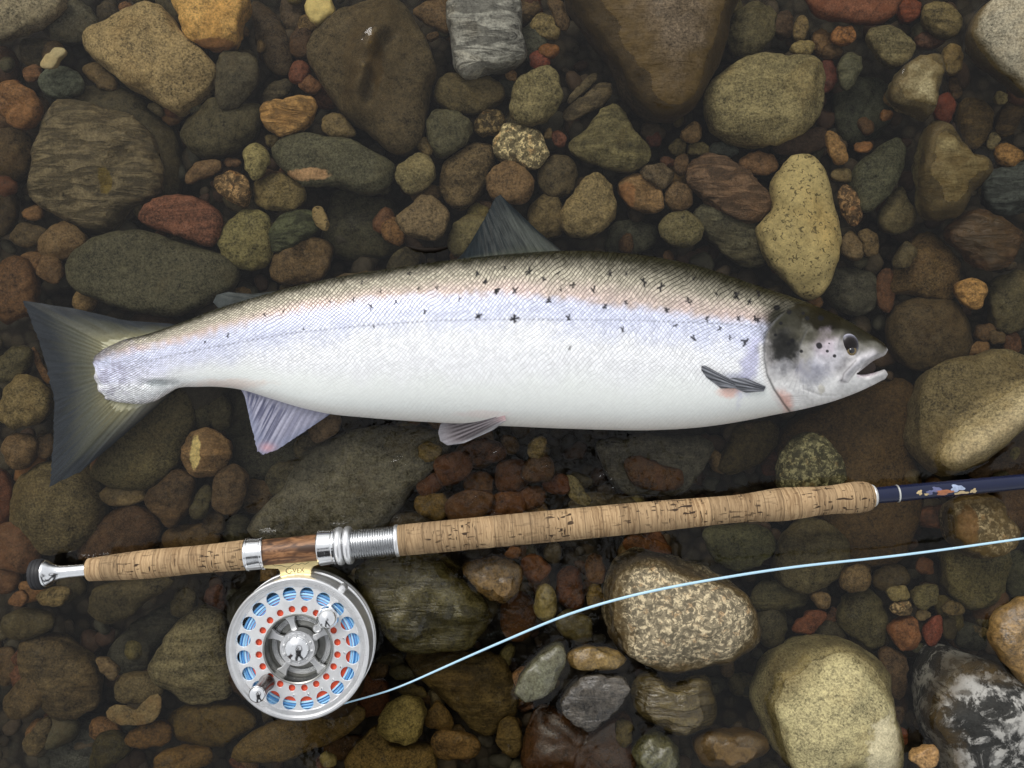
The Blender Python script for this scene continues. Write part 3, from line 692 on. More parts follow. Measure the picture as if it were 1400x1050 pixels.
M 3 rust 744b2d P 750,380 810,335 870,320 905,420 880,480 820,490 770,440 | | orange-brown knobbly pebble beside a brick-red chip
M 2 plain 6a3326 P 920,400 950,340 1000,320 1010,400 960,470 930,450 | | brick-red wedge-shaped chip near the black-and-white boulder
M 2 plain 63553c E 915 315 35 27 0
M 1 plain 62604f E 905 480 40 25 0
M 2 plain 4b3b2d P 700,480 780,480 840,530 840,620 810,730 780,730 740,640
M 1 plain 3b372b E 460 390 90 50 0
M 1 plain 52382a E 480 320 28 40 30
M 2 plain 5d4f33 E 1060 285 55 33 15
M 1 plain 31322b E 1140 420 70 70 0
M 1 plain 433c2a E 1210 330 40 50 0
M 1 plain 373124 E 1045 370 35 70 0
M 1 plain 38392c E 1360 120 60 110 0
M 2 plain 5f3422 E 815 900 30 40 0
M 1 plain 4a3a2c E 800 800 25 50 0
M 0 plain 484331 E 50 650 60 60 0
M 1 plain 3d3a2e E 190 380 70 100 0
N 1 plain 443220 E 1330 620 90 150 0
N 1 plain 433427 P 1140,420 1230,370 1300,270 1430,200 1430,480 1150,480
M 1 plain 554a33 E 1180 400 40 30 0
'''

LEVEL = {0: -0.054, 1: -0.044, 2: -0.032, 3: -0.021, 4: -0.009, 5: 0.006, 6: 0.022}
BED_Z = -0.088

def resample_polar(pts, n):
    """closed outline -> centroid and n radii, smoothed as a Catmull-Rom loop"""
    P = np.array(pts, float)
    m = len(P)
    out = []
    for i in range(m):
        p0, p1, p2, p3 = P[(i - 1) % m], P[i], P[(i + 1) % m], P[(i + 2) % m]
        for k in range(14):
            t = k / 14.0
            out.append(0.5 * ((2 * p1) + (-p0 + p2) * t + (2 * p0 - 5 * p1 + 4 * p2 - p3) * t * t + (-p0 + 3 * p1 - 3 * p2 + p3) * t ** 3))
    Q = np.array(out)
    x, y = Q[:, 0], Q[:, 1]
    cr = x * np.roll(y, -1) - np.roll(x, -1) * y
    A = cr.sum() / 2
    cx = ((x + np.roll(x, -1)) * cr).sum() / (6 * A)
    cy = ((y + np.roll(y, -1)) * cr).sum() / (6 * A)
    ang = np.arctan2(y - cy, x - cx)
    rad = np.hypot(x - cx, y - cy)
    o = np.argsort(ang)
    ang, rad = ang[o], rad[o]
    th = np.linspace(-math.pi, math.pi, n, endpoint=False)
    r = np.interp(th, np.concatenate((ang - 2 * math.pi, ang, ang + 2 * math.pi)), np.tile(rad, 3))
    r = (np.roll(r, 1) + 2 * r + np.roll(r, -1)) / 4
    return cx, cy, th, r, abs(A)

def stone_mesh(name, th, r, h_top, h_bot, p, seed, rings, facets=True, ridges=(), rough=1.0):
    """r in metres per direction; a lumpy, faceted closed stone about the origin (its widest outline at z = 0)"""
    rs = random.Random(seed)
    n = len(th)
    rmin = float(np.sort(r)[n // 6])
    lev = [(math.cos(j / rings * math.pi / 2), math.sin(j / rings * math.pi / 2)) for j in range(rings)]
    ct, st = np.cos(th), np.sin(th)
    rows = []
    low = max(4, rings // 2)
    for j in range(low - 1, 0, -1):
        a = j / low * math.pi / 2
        f = math.cos(a) ** 0.8
        rows.append(np.stack((r * f * ct, r * f * st, np.full(n, -h_bot * math.sin(a) ** 0.8)), 1))
    for c, s in lev:
        f = c ** p
        # outline gets rounder towards the crown
        rr = r * f * (1 - 0.25 * (1 - f)) + np.mean(r) * f * 0.25 * (1 - f)
        rows.append(np.stack((rr * ct, rr * st, np.full(n, h_top * s ** p)), 1))
    V = np.concatenate(rows + [np.array([[0, 0, -h_bot], [0, 0, h_top]])])
    top = V[:, 2] > 0
    if facets:
        for _ in range(rs.randint(2, 5)):
            a = rs.uniform(0, 2 * math.pi)
            el = rs.uniform(0.5, 1.25)
            nrm = np.array([math.cos(a) * math.cos(el), math.sin(a) * math.cos(el), math.sin(el)])
            d = V @ nrm
            lim = d.max() * rs.uniform(0.84, 0.96)
            ex = np.clip(d - lim, 0, None)
            V = V - np.outer(ex * 0.62 * np.where(V[:, 2] > 0, 1, 0), nrm) * np.array([0.25, 0.25, 1.0])
    off = Vector((rs.uniform(-50, 50), rs.uniform(-50, 50), rs.uniform(-50, 50)))
    f1, f2 = 1.1 / rmin, 3.0 / rmin
    a1, a2 = 0.15 * rmin * rough, 0.06 * rmin * rough
    out = V.copy()
    for i in range(len(V)):
        v = Vector(V[i])
        d = mnoise.noise(v * f1 + off) * a1 + mnoise.noise(v * f2 + off) * a2 + mnoise.noise(v * 160 + off) * 0.0011 + mnoise.noise(v * 330 + off) * 0.0005
        L = v.length
        if L > 1e-9:
            w = 0.45 if abs(V[i, 2]) < 1e-6 else 1.0
            out[i] = V[i] + np.array(v / L) * d * w
    for (x0, y0, x1, y1, wd, hh) in ridges:
        ax, ay = x1 - x0, y1 - y0
        L2 = ax * ax + ay * ay + 1e-12
        t = np.clip(((out[:, 0] - x0) * ax + (out[:, 1] - y0) * ay) / L2, 0, 1)
        dd = np.hypot(out[:, 0] - x0 - t * ax, out[:, 1] - y0 - t * ay)
        out[:, 2] += np.where(top, hh * np.exp(-(dd / wd) ** 2), 0)
    R = len(rows)
    F = []
    for j in range(R - 1):
        for i in range(n):
            k = (i + 1) % n
            F.append((j * n + i, j * n + k, (j + 1) * n + k, (j + 1) * n + i))
    b, t = R * n, R * n + 1
    for i in range(n):
        k = (i + 1) % n
        F.append((k, i, b))
        F.append(((R - 1) * n + i, (R - 1) * n + k, t))
    me = bpy.data.meshes.new(name)
    me.from_pydata(out.tolist(), [], F)
    me.polygons.foreach_set('use_smooth', [True] * len(F))
    me.update()
    return me

ALB = 1.36                        # photograph colour -> wet albedo
def stone_colour(hexs):
    c = srgb(hexs)
    c = np.clip((c - VEIL) * ALB, 0.006, 0.75)
    g = float(c @ np.array((0.3, 0.55, 0.15)))
    warm = min(1.0, 3.2 * (1 - float(c.min() / max(c.max(), 1e-6))) - 0.35) if c.max() > 0 else 1.0
    warm = max(0.0, warm)
    return (c * 0.74 + g * 0.26) * (1 + (np.array((1.07, 1.0, 0.76)) - 1) * warm)
VEIL = np.array([0.006, 0.006, 0.006])

def colour_word(hexs):
    r, g, b = [int(hexs[i:i + 2], 16) for i in (0, 2, 4)]
    v = max(r, g, b)
    sat = (v - min(r, g, b)) / max(v, 1)
    tone = 'dark ' if v < 70 else ('pale ' if v > 120 else '')
    if sat < 0.14: return tone + 'grey'
    warm = r - g
    if g >= r: return tone + 'grey-green'
    if warm > 38: return tone + 'red-brown'
    if warm > 24: return tone + 'rust-brown'
    if sat > 0.48: return tone + ('golden-brown' if warm > 10 else 'bronze-olive')
    if warm > 13: return tone + 'brown'
    if warm > 8: return tone + 'grey-brown'
    return tone + 'olive'

stone_objs, landmarks, pending = [], [], []
for (nm, lx, ly) in (("the fish's tail fin", 90, 540), ("the fish's dorsal fin", 690, 310), ("the fish's anal fin", 380, 590), ("the fish's pelvic fin", 645, 590),
                     ("the fish's snout", 1210, 490), ("the fish's back", 900, 350), ("the fish's adipose fin", 310, 408), ("the rod's butt cap", 60, 787),
                     ("the rear cork grip", 230, 770), ("the reel", 405, 885), ("the long cork grip", 850, 710), ("the navy rod blank", 1320, 668),
                     ("the fly line", 760, 848), ("the fly line's outer stretch", 1250, 752), ("the fish's nape", 1080, 400)):
    landmarks.append((nm, lx, ly))

for li, line in enumerate(STONES.strip().splitlines()):
    f = [s.strip() for s in line.split('|')]
    w = f[0].split()
    ox, oy, sc = REG[w[0]]
    lvl, kind, hexs, form = int(w[1]), w[2], w[3], w[4]
    opts = {'ridge': []}
    for kv in (f[1].split() if len(f) > 1 else []):
        k, v = kv.split('=')
        if k == 'patch': opts['patch'] = v.split(',')
        elif k == 'ridge': opts['ridge'].append([float(x) for x in v.split(',')])
        else: opts[k] = float(v)
    rs = random.Random(li * 17 + 3)
    if form == 'E':
        cx, cy, rx, ry, an = map(float, w[5:10])
        an = math.radians(an)
        pts = []
        ph = rs.uniform(0, 6.28)
        for i in range(12):
            a = 2 * math.pi * i / 12
            q = 1 + 0.07 * math.sin(2 * a + ph) + 0.06 * math.sin(3 * a + 2 * ph) + rs.uniform(-0.05, 0.05)
            e = (abs(math.cos(a)) ** 2.5 + abs(math.sin(a)) ** 2.5) ** (-1 / 2.5)
            x, y = rx * e * q * math.cos(a), ry * e * q * math.sin(a)
            pts.append((ox + sc * (cx + x * math.cos(an) - y * math.sin(an)), oy + sc * (cy + x * math.sin(an) + y * math.cos(an))))
    else:
        pts = [(ox + sc * float(q.split(',')[0]), oy + sc * float(q.split(',')[1])) for q in w[5:]]
    cx, cy, th, r, area = resample_polar(pts, 30)
    rmean = math.sqrt(area / math.pi)
    n = 36 if rmean < 28 else (56 if rmean < 60 else 80)
    cx, cy, th, r, area = resample_polar(pts, n)
    ztop = LEVEL[lvl] + rs.uniform(-0.003, 0.003) + opts.get('z', 0) / 1000
    rmin = float(np.sort(r)[n // 6]) * PXM
    h = min(0.62 * rmin, 0.030 if lvl >= 4 else 0.022)
    if lvl >= 5: h = min(0.9 * rmin, ztop + 0.03)
    zeq = ztop - h
    k = (CAM_H - zeq) / CAM_H
    hb = max(min(zeq - BED_Z + 0.004, 1.1 * rmin), 0.35 * rmin)
    th_w = -th                                   # picture y runs down, the place's y up
    order = np.argsort(th_w)
    org = W(cx, cy, zeq)
    rid = []
    for (x0, y0, x1, y1, wd, hh) in opts['ridge']:
        a, b = W(ox + sc * x0, oy + sc * y0, zeq) - org, W(ox + sc * x1, oy + sc * y1, zeq) - org
        rid.append((a.x, a.y, b.x, b.y, wd * sc * PXM, hh / 1000))
    p = opts.get('p', rs.uniform(0.68, 0.95))
    name = 'boulder' if rmean > 62 else ('cobble' if rmean > 24 else 'pebble')
    me = stone_mesh(name, th_w[order], (r * PXM * k)[order], h, hb, p, li + 11, 9 if n == 36 else (13 if n == 56 else 18), rmean > 16, rid)
    me.materials.append(SM[kind])
    o = bpy.data.objects.new(name, me)
    C.objects.link(o)
    o.location = org
    o.color = (*stone_colour(hexs), 1.0)
    o['dry'] = float(opts.get('dry', 0.0))
    o['rim'] = float(opts.get('rim', 0.0))
    o['wet'] = float(opts.get('wet', 0.0))
    o['band_angle'] = math.radians(opts.get('ang', 0.0))
    o['patch_at'], o['patch_inv'], o['patch_col'] = (0.0, 0.0, 0.0), (1e4, 1e4, 0.0), (0.1, 0.1, 0.1)
    if 'patch' in opts:
        q = opts['patch']
        a = W(ox + sc * float(q[0]), oy + sc * float(q[1]), zeq) - org
        o['patch_at'] = (a.x, a.y, 0.0)
        o['patch_inv'] = (1 / (float(q[2]) * sc * PXM), 1 / (float(q[3]) * sc * PXM), 0.0)
        o['patch_col'] = tuple(float(x) for x in stone_colour(q[4]))
    label = short = None
    if len(f) > 2:
        ls = [s.strip() for s in f[2].split(';')]
        label = ls[0]
        if len(ls) > 1: landmarks.append((ls[1], cx, cy))
    tag(o, label, 'stone', 'stones on the riverbed')
    asp = float(np.max(r + np.roll(r, n // 2)) / np.min(r + np.roll(r, n // 2)))
    stone_objs.append(o)
    pending.append((o, hexs, cx, cy, rmean, asp, kind, lvl, label))

KINDW = {'grain': 'speckled', 'granite': 'granite', 'band': 'banded', 'spots': 'spotted', 'rust': 'rusty', 'quartz': 'quartz', 'lichen': 'blotched', 'plain': ''}
used = set(p[8] for p in pending if p[8])
for (o, hexs, cx, cy, rm, asp, kind, lvl, label) in pending:
    if label: continue
    near = sorted(landmarks, key=lambda L: (L[1] - cx) ** 2 + (L[2] - cy) ** 2)[:6]
    size = 'tiny' if rm < 12 else ('small' if rm < 22 else ('medium' if rm < 40 else 'large'))
    shape = 'round' if asp < 1.2 else ('oval' if asp < 1.6 else 'elongated')
    noun = 'pebble' if rm <= 24 else ('cobble' if rm <= 62 else 'boulder')
    cand = []
    for i in range(4):
        for j in range(i + 1, 5):
            cand.append(f"{size} {colour_word(hexs)} {shape} {KINDW[kind]} {noun} between {near[i][0]} and {near[j][0]}".replace('  ', ' '))
    cand = [c for c in cand if len(c.replace('-', ' ').split()) <= 16] + [f"{size} {colour_word(hexs)} {shape} {KINDW[kind]} {noun} beside {near[i][0]}".replace('  ', ' ') for i in range(6)]
    lab = next((c for c in cand if c not in used), cand[0])
    used.add(lab)
    o['label'] = lab

# --- the bed itself: one sheet with small stones lying in the gaps
def bed_material():
    t = NT('river_gravel')
    tc = t.n('TexCoord').outputs['Object']
    cell = t.vor(tc, 95, 'F1', 'Color')
    dist = t.vor(tc, 95, 'F1', 'Distance')
    hs = t.n('SeparateColor')
    t.put(hs.inputs[0], cell)
    c = t.mix(hs.outputs[0], (0.035, 0.028, 0.018), (0.085, 0.064, 0.040))
    c = t.mix(t.math('MULTIPLY', hs.outputs[1], 0.5), c, (0.05, 0.05, 0.04))
    c = t.mix(t.ramp(dist, 0.35, 0.75), c, (0.018, 0.014, 0.010))
    c = t.vmath('SCALE', c, t.math('ADD', 0.5, t.noise(tc, 500, 3, 0.6)))
    return t.finish(c, 0.7, 0, 0.1, t.bump(t.math('SUBTRACT', 1.0, dist), 0.8, 0.004))

gx = np.concatenate(([-40, -15, -6, -2.5, -1.4], np.linspace(-0.9, 0.9, 91), [1.4, 2.5, 6, 15, 40]))
V = []
for yy in gx:
    for xx in gx:
        z = BED_Z + (mnoise.noise(Vector((xx * 9, yy * 9, 0))) * 0.006 if abs(xx) < 1.5 and abs(yy) < 1.5 else 0)
        V.append((xx, yy, z))
nx = len(gx)
F = [(j * nx + i, j * nx + i + 1, (j + 1) * nx + i + 1, (j + 1) * nx + i) for j in range(nx - 1) for i in range(nx - 1)]
riverbed = tag(mesh_obj('riverbed', V, F, bed_material()), 'gravelly river bed between the stones', None, None, 'structure')

peb_mesh = []
for i in range(10):
    th = np.linspace(-math.pi, math.pi, 16, endpoint=False)
    asp = random.uniform(0.6, 1.0)
    r = 0.01 / np.sqrt((np.cos(th)) ** 2 + (np.sin(th) / asp) ** 2) * (1 + 0.08 * np.sin(2 * th + i) + 0.07 * np.sin(3 * th + 2 * i))
    me = stone_mesh('pebble', th, r, 0.006, 0.006, 0.8, 500 + i, 4, True)
    me.materials.append(SM[('plain', 'plain', 'grain', 'plain', 'rust')[i % 5]])
    peb_mesh.append(me)
PEB = ['4a3c2b', '5a4630', '4f3a28', '64492f', '3f3a2d', '5e4130', '6a5536', '4a4334', '553627', '6b4c2c', '48463a', '57502f']
for i in range(290):
    px, py = random.uniform(-30, 1430), random.uniform(-30, 1080)
    s = random.choice((0.55, 0.7, 0.8, 0.95, 1.1, 1.3, 1.6))
    o = bpy.data.objects.new('pebble', random.choice(peb_mesh))
    C.objects.link(o)
    o.parent = riverbed
    o.location = W(px, py, random.uniform(-0.060, -0.046))
    o.scale = (s, s, s)
    o.rotation_euler = (random.uniform(-.3, .3), random.uniform(-.3, .3), random.uniform(0, 6.28))
    o.color = (*stone_colour(random.choice(PEB)), 1.0)
    o['patch_at'], o['patch_inv'], o['patch_col'] = (0.0, 0.0, 0.0), (1e4, 1e4, 0.0), (0.1, 0.1, 0.1)
    o['dry'] = 0.0; o['rim'] = 0.0; o['wet'] = 0.0; o['band_angle'] = 0.0

def joined_stones(name, mat, items, meshes):
    VV, FF, base = [], [], 0
    for (x, y, z, s, rz) in items:
        me = random.choice(meshes)
        c, sn = math.cos(rz), math.sin(rz)
        for v in me.vertices:
            VV.append((x + s * (v.co.x * c - v.co.y * sn), y + s * (v.co.x * sn + v.co.y * c), z + s * v.co.z * 0.9))
        for pl in me.polygons:
            FF.append(tuple(base + q for q in pl.vertices))
        base += len(me.vertices)
    return mesh_obj(name, VV, FF, mat)

def gravel_mat():
    t = NT('small_gravel')
    tc = t.n('TexCoord').outputs['Object']
    isl = t.n('NewGeometry').outputs['Random Per Island']
    rmp = t.n('ValToRGB')
    t.put(rmp.inputs[0], isl)
    el = rmp.color_ramp.elements
    el[0].color = (0.030, 0.025, 0.017, 1); el[1].color = (0.055, 0.035, 0.02, 1)
    for pos, c in ((0.2, (0.06, 0.043, 0.027)), (0.4, (0.038, 0.037, 0.026)), (0.6, (0.075, 0.058, 0.034)), (0.8, (0.05, 0.028, 0.018))):
        e = el.new(pos); e.color = (*c, 1)
    nz = t.noise(tc, 300, 4, 0.7)
    return t.finish(t.vmath('SCALE', rmp.outputs[0], t.math('ADD', 0.2, t.math('MULTIPLY', nz, 1.9))), 0.6, 0, 0.15, t.bump(nz, 0.5, 0.001))
GM = gravel_mat()
items = [(random.uniform(-0.75, 0.75), random.uniform(-0.62, 0.62), random.uniform(-0.084, -0.070), random.uniform(0.35, 0.75), random.uniform(0, 6.28)) for _ in range(1300)]
items += [(random.uniform(-0.48, 0.48), random.uniform(-0.38, 0.38), random.uniform(-0.072, -0.058), random.uniform(0.4, 1.1), random.uniform(0, 6.28)) for _ in range(1300)]
tag(joined_stones('gravel', GM, items, peb_mesh[:6]), 'brown gravel deep between the river stones', 'gravel', None, 'stuff')
# the bed goes on beyond the picture
cob = []
for i in range(5):
    th = np.linspace(-math.pi, math.pi, 28, endpoint=False)
    asp = random.uniform(0.6, 0.95)
    r = 0.035 / np.sqrt((np.cos(th)) ** 2 + (np.sin(th) / asp) ** 2) * (1 + 0.09 * np.sin(2 * th + i) + 0.06 * np.sin(3 * th + 2 * i))
    cob.append(stone_mesh('cobbles', th, r, 0.022, 0.02, 0.75, 700 + i, 7, True))
items = []
while len(items) < 420:
    x, y = random.uniform(-1.5, 1.5), random.uniform(-1.3, 1.3)
    if abs(x) < 0.455 and abs(y) < 0.355: continue
    items.append((x, y, random.uniform(-0.066, -0.030), random.uniform(0.5, 1.6), random.uniform(0, 6.28)))
for q in range(16):                                # those that carry the fish and the reel
    px_ = 180 + 58 * q
    items.append((*W(px_, 470 + 40 * math.sin(q * 2.1), 0)[:2], -0.062 + 0.004 * math.sin(q), 1.0 + 0.25 * math.sin(3 * q), q * 1.3))
for q in range(4):
    items.append((*W(370 + 70 * (q % 2), 855 + 70 * (q // 2), 0)[:2], -0.030, 1.1, q * 1.7))
tag(joined_stones('cobbles', GM, items, cob), 'brown river cobbles carrying on beyond the stones around the fish', 'cobbles', None, 'stuff')

# ------------------------------------------------------------------ the salmon
def attach(o, root):
    o.parent = root
    o.matrix_parent_inverse = Matrix.Translation(root.location).inverted()
    return o

TOP = [(127.5, 497), (130, 489), (136, 482), (146, 475), (165, 466), (200, 457), (250, 440), (300, 421), (350, 406), (400, 392), (450, 381), (500, 372), (560, 363), (620, 355),
       (700, 347), (760, 343), (830, 344), (900, 352), (960, 365), (1000, 378), (1040, 392), (1080, 405), (1120, 420), (1160, 439), (1190, 457), (1205, 467), (1211, 472.5), (1214, 478)]
BOT = [(127.5, 498), (130, 510), (134, 527), (141, 541), (155, 548), (175, 551.5), (195, 552), (215, 547), (228, 539), (240, 532), (270, 529), (330, 533), (370, 545), (410, 557), (445, 565), (500, 571), (600, 578),
       (700, 583), (800, 587), (900, 588), (960, 584), (1020, 575), (1060, 567), (1100, 559), (1150, 545), (1180, 533), (1205, 520.5), (1211, 517), (1214, 512)]
MU = [(1171, 511.0), (1178, 506), (1186, 499.5), (1195, 493), (1204, 488.5), (1211, 484), (1214, 478.5)]
ML = [(1171, 512.0), (1178, 512.2), (1193, 509.8), (1203, 507), (1211, 506.5), (1214, 511.5)]

def pl(P, x):
    """smooth curve through points (monotone pieces, lightly rounded)"""
    xs, ys = np.array([p[0] for p in P], float), np.array([p[1] for p in P], float)
    d = np.gradient(ys, xs)
    i = np.clip(np.searchsorted(xs, x) - 1, 0, len(xs) - 2)
    h = xs[i + 1] - xs[i]
    t = np.clip((x - xs[i]) / h, 0, 1)
    return (2 * t ** 3 - 3 * t ** 2 + 1) * ys[i] + (t ** 3 - 2 * t ** 2 + t) * h * d[i] + (-2 * t ** 3 + 3 * t ** 2) * ys[i + 1] + (t ** 3 - t ** 2) * h * d[i + 1]

def seg_dist(x, y, x0, y0, x1, y1):
    ax, ay = x1 - x0, y1 - y0
    t = np.clip(((x - x0) * ax + (y - y0) * ay) / (ax * ax + ay * ay + 1e-9), 0, 1)
    return np.hypot(x - x0 - t * ax, y - y0 - t * ay)

def curve_dist(x, y, P):
    d = np.full(np.shape(x), 1e9)
    for a, b in zip(P[:-1], P[1:]):
        d = np.minimum(d, seg_dist(x, y, a[0], a[1], b[0], b[1]))
    return d

GILL = [(1086, 418), (1077, 423), (1060, 438), (1049, 453), (1045, 470), (1045, 491), (1049, 513), (1058, 532), (1071, 551), (1080, 563)]
PREOP = [(1103, 452), (1094, 472), (1091, 491), (1091, 517), (1098, 532), (1122, 541), (1150, 541)]
MAXI = [(1193, 484), (1178, 491), (1165, 503), (1152, 519)]

CAM_MOUTH = 1171.0
xcols = np.concatenate((127.5 + 14 * (1 - np.cos(np.linspace(0, math.pi / 2, 16)[:-1])), np.linspace(141.5, 1030, 690)[:-1], np.linspace(1030, 1171, 190)[:-1],
                        np.linspace(1171, 1207, 56)[:-1], 1207 + 7 * np.sin(np.linspace(0, math.pi / 2, 16))))
NL, NU = 132, 150                                   # rows below and above the line of the mouth
def fish_zc(x):
    return 0.0045 - 0.0028 * (1 - sstep(130, 420, x)) - 0.002 * sstep(1080, 1214, x)
def fish_T(x):
    xs = [127, 134, 150, 200, 260, 340, 450, 600, 760, 900, 1000, 1060, 1110, 1150, 1180, 1205, 1214]
    ts = [0.0010, 0.0030, 0.0062, 0.0102, 0.0125, 0.018, 0.026, 0.033, 0.036, 0.0355, 0.034, 0.032, 0.028, 0.0225, 0.0165, 0.0105, 0.005]
    return pl(list(zip(xs, ts)), x)
top_c, bot_c = pl(TOP, xcols), pl(BOT, xcols)
# the mouth line carried back through the body at a constant share of the height
vm_corner = (511.0 - pl(TOP, np.array([1171.0]))[0]) / (pl(BOT, np.array([1171.0]))[0] - pl(TOP, np.array([1171.0]))[0])
mid_c = top_c + (bot_c - top_c) * (0.5 + (vm_corner - 0.5) * sstep(1000, 1171, xcols))
in_m = xcols >= 1171
mu_c = np.where(in_m, np.where(xcols <= 1171.01, mid_c, pl(MU, np.maximum(xcols, 1171))), mid_c)
ml_c = np.where(in_m, np.where(xcols <= 1171.01, mid_c, pl(ML, np.maximum(xcols, 1171))), mid_c)
nC = len(xcols)

def rows_of(a, b, n, dense_a):
    """n samples from a to b per column; spaced as on a round flank (dense at the outer edge)"""
    t = np.linspace(0, 1, n)
    e = 1 - np.cos(t * math.pi / 2)                 # slow at 0
    e = 0.55 * e + 0.45 * t
    return a[:, None] + (b - a)[:, None] * e[None, :]
Yu = rows_of(top_c, mu_c, NU, True)                 # back -> mouth line
Yl = rows_of(bot_c, ml_c, NL, True)[:, ::-1]        # mouth line -> belly
XX = np.repeat(xcols[:, None], NU + NL, 1)
YY = np.concatenate((Yu, Yl), 1)
X0 = XX.copy()
XX = XX + 16.0 * (fbm(YY * 1.0, XX * 0.2, 9, 88) - 0.5) * (1 - sstep(129, 175, XX))      # ragged end of the scaled skin

def body_height(X, Y, side):
    X = np.maximum(X, 127.6)
    tp, bt = pl(TOP, X), pl(BOT, X)
    v = np.clip((Y - (tp + bt) / 2) / np.maximum((bt - tp) / 2, 0.05), -1, 1)
    z = fish_T(X) * np.sqrt(np.clip(1 - np.abs(v) ** (2.15 + 0.5 * (1 - sstep(140, 330, X))), 0, 1))
    # jaws part: their inner edges round down to the middle plane
    wgrow = 9 * sstep(1171, 1186, X)
    dmu = np.abs(Y - pl(MU, np.clip(X, 1171, 1214)))
    dml = np.abs(Y - pl(ML, np.clip(X, 1171, 1214)))
    up = np.arange(Y.shape[1])[None, :] < NU if side == 'full' else None
    d = np.where(up, dmu, dml) if up is not None else np.minimum(dmu, dml)
    q = np.clip(d / np.maximum(wgrow, 1e-3), 0, 1)
    f = np.sqrt(np.clip(1 - (1 - q) ** 2, 0, 1))
    return z * np.where(X > 1171, f, 1.0)
Z = body_height(X0, YY, 'full')
px, py = XX, YY
dG = curve_dist(px, py, GILL)
gx_at = np.interp(py, [p[1] for p in GILL], [p[0] for p in GILL])
headside = sstep(-2.5, 2.5, px - gx_at) * (py > 415)
hd = np.where((px > 1000), 1, 0)
relief = 0.0013 * headside * np.exp(-np.clip(px - gx_at, 0, 200) / 40.0) * sstep(415, 430, py)
relief -= 0.0011 * np.exp(-(dG / 2.2) ** 2)
relief -= 0.0006 * np.exp(-(curve_dist(px, py, PREOP) / 1.8) ** 2)
relief += 0.0014 * np.exp(-(curve_dist(px, py, MAXI) / 5.5) ** 2)
relief -= 0.0009 * np.exp(-(curve_dist(px, py, [(1186, 495), (1170, 508), (1158, 522), (1150, 521)]) / 1.6) ** 2)
relief -= 0.0016 * np.exp(-((px - 1161) ** 2 / 200 + (py - 471) ** 2 / 250) ** 2)
relief += 0.0007 * np.exp(-((np.hypot((px - 1161) / 14, (py - 471) / 16.5) - 1.12) / 0.16) ** 2)
for k in range(7):                                  # folds of the gill membrane
    y0 = 546 + 3.2 * k
    relief -= 0.00035 * np.exp(-(seg_dist(px, py, 1062 + 2 * k, y0 - 2, 1102 + 3 * k, y0 - 4 - k) / 1.2) ** 2)
relief += 0.0004 * (vnoise(px, py, 9, 3) - 0.5) * headside
# loose skin folds by the tail root
relief += 0.0013 * (fbm(px, py * 0.7, 12, 5) - 0.5) * (1 - sstep(165, 240, px))
relief -= 0.0016 * np.exp(-(seg_dist(px, py, 195, 524, 238, 525) / 5.0) ** 2)
edge = sstep(0, 0.004, Z)
Z = Z + relief * edge
zc = fish_zc(XX)

# --- skin colours
tp, bt = pl(TOP, px), pl(BOT, px)
s = np.clip((py - tp) / np.maximum(bt - tp, 1), 0, 1)
yb = np.interp(px, [130, 200, 250, 300, 400, 500, 600, 700, 800, 900, 1000, 1060], [488, 476, 466, 452, 426, 410, 402, 402, 412, 424, 436, 441])
n1, n2 = vnoise(px, py, 26, 1), vnoise(px, py, 7, 2)
sb = np.clip((py - tp) / np.maximum(yb - tp, 1), 0, 4) + (n2 - 0.5) * 0.10
def lerp(a, b, f):
    return np.asarray(a) * (1 - f[..., None]) + np.asarray(b) * f[..., None]
dark, beige, pink = np.array((0.024, 0.023, 0.012)), np.array((0.42, 0.385, 0.30)), np.array((0.64, 0.50, 0.46))
blue, white, belly = np.array((0.66, 0.69, 0.85)), np.array((0.87, 0.88, 0.90)), np.array((0.85, 0.88, 0.85))
back_w = 0.40 + 0.40 * sstep(560, 1040, px)
col = np.broadcast_to(dark, px.shape + (3,)).copy()
col = lerp(col, beige, sstep(0.05, 1, np.clip(sb / back_w, 0, 1)))
col = lerp(col, pink, sstep(0.45, 0.95, sb) * (0.55 + 0.45 * n1))
below = py - yb + (n2 - 0.5) * 8
col = lerp(col, blue, sstep(-8, 9, below))
col = lerp(col, white, sstep(18, 62, below + (n1 - 0.5) * 16))
col = lerp(col, belly, sstep(0.62, 0.82, s + (n1 - 0.5) * 0.08))
col = lerp(col, (0.84, 0.83, 0.78), sstep(0.90, 1.0, s))
col = lerp(col, (0.62, 0.60, 0.74), (1 - sstep(150, 330, px)) * sstep(0.25, 0.5, s) * 0.3)
# lateral line
LAT = [(165, 505), (220, 489), (300, 473), (400, 455), (500, 445), (600, 438), (700, 436.5), (850, 437.5), (1000, 443), (1040, 447)]
dl = curve_dist(px, py, LAT)
col = lerp(col, (0.33, 0.34, 0.40), np.exp(-(dl / 1.4) ** 2) * (0.55 + 0.45 * np.sin(px * 0.95)) * 0.85)
# patches: pink by the pectoral and vent, lavender behind the gill
def patch(x0, y0, rx, ry, c, a=1.0, seed=1, sharp=0.5, rot=0.0):
    global col
    cr, sr = math.cos(rot), math.sin(rot)
    u, w = ((px - x0) * cr + (py - y0) * sr) / rx, (-(px - x0) * sr + (py - y0) * cr) / ry
    q = np.hypot(u, w) + (fbm(px, py, 9, seed) - 0.5) * 0.9
    col = lerp(col, c, (1 - sstep(1 - sharp, 1 + sharp, q)) * a)
patch(998, 534, 15, 9, (0.80, 0.50, 0.42), 0.8, 21)
patch(318, 524, 45, 6, (0.80, 0.66, 0.58), 0.6, 22)
patch(1025, 497, 11, 42, (0.47, 0.47, 0.66), 0.8, 23, rot=0.25)
patch(1012, 520, 26, 7, (0.35, 0.36, 0.48), 0.7, 24, rot=0.3)
patch(660, 566, 30, 5, (0.8, 0.62, 0.58), 0.35, 25)
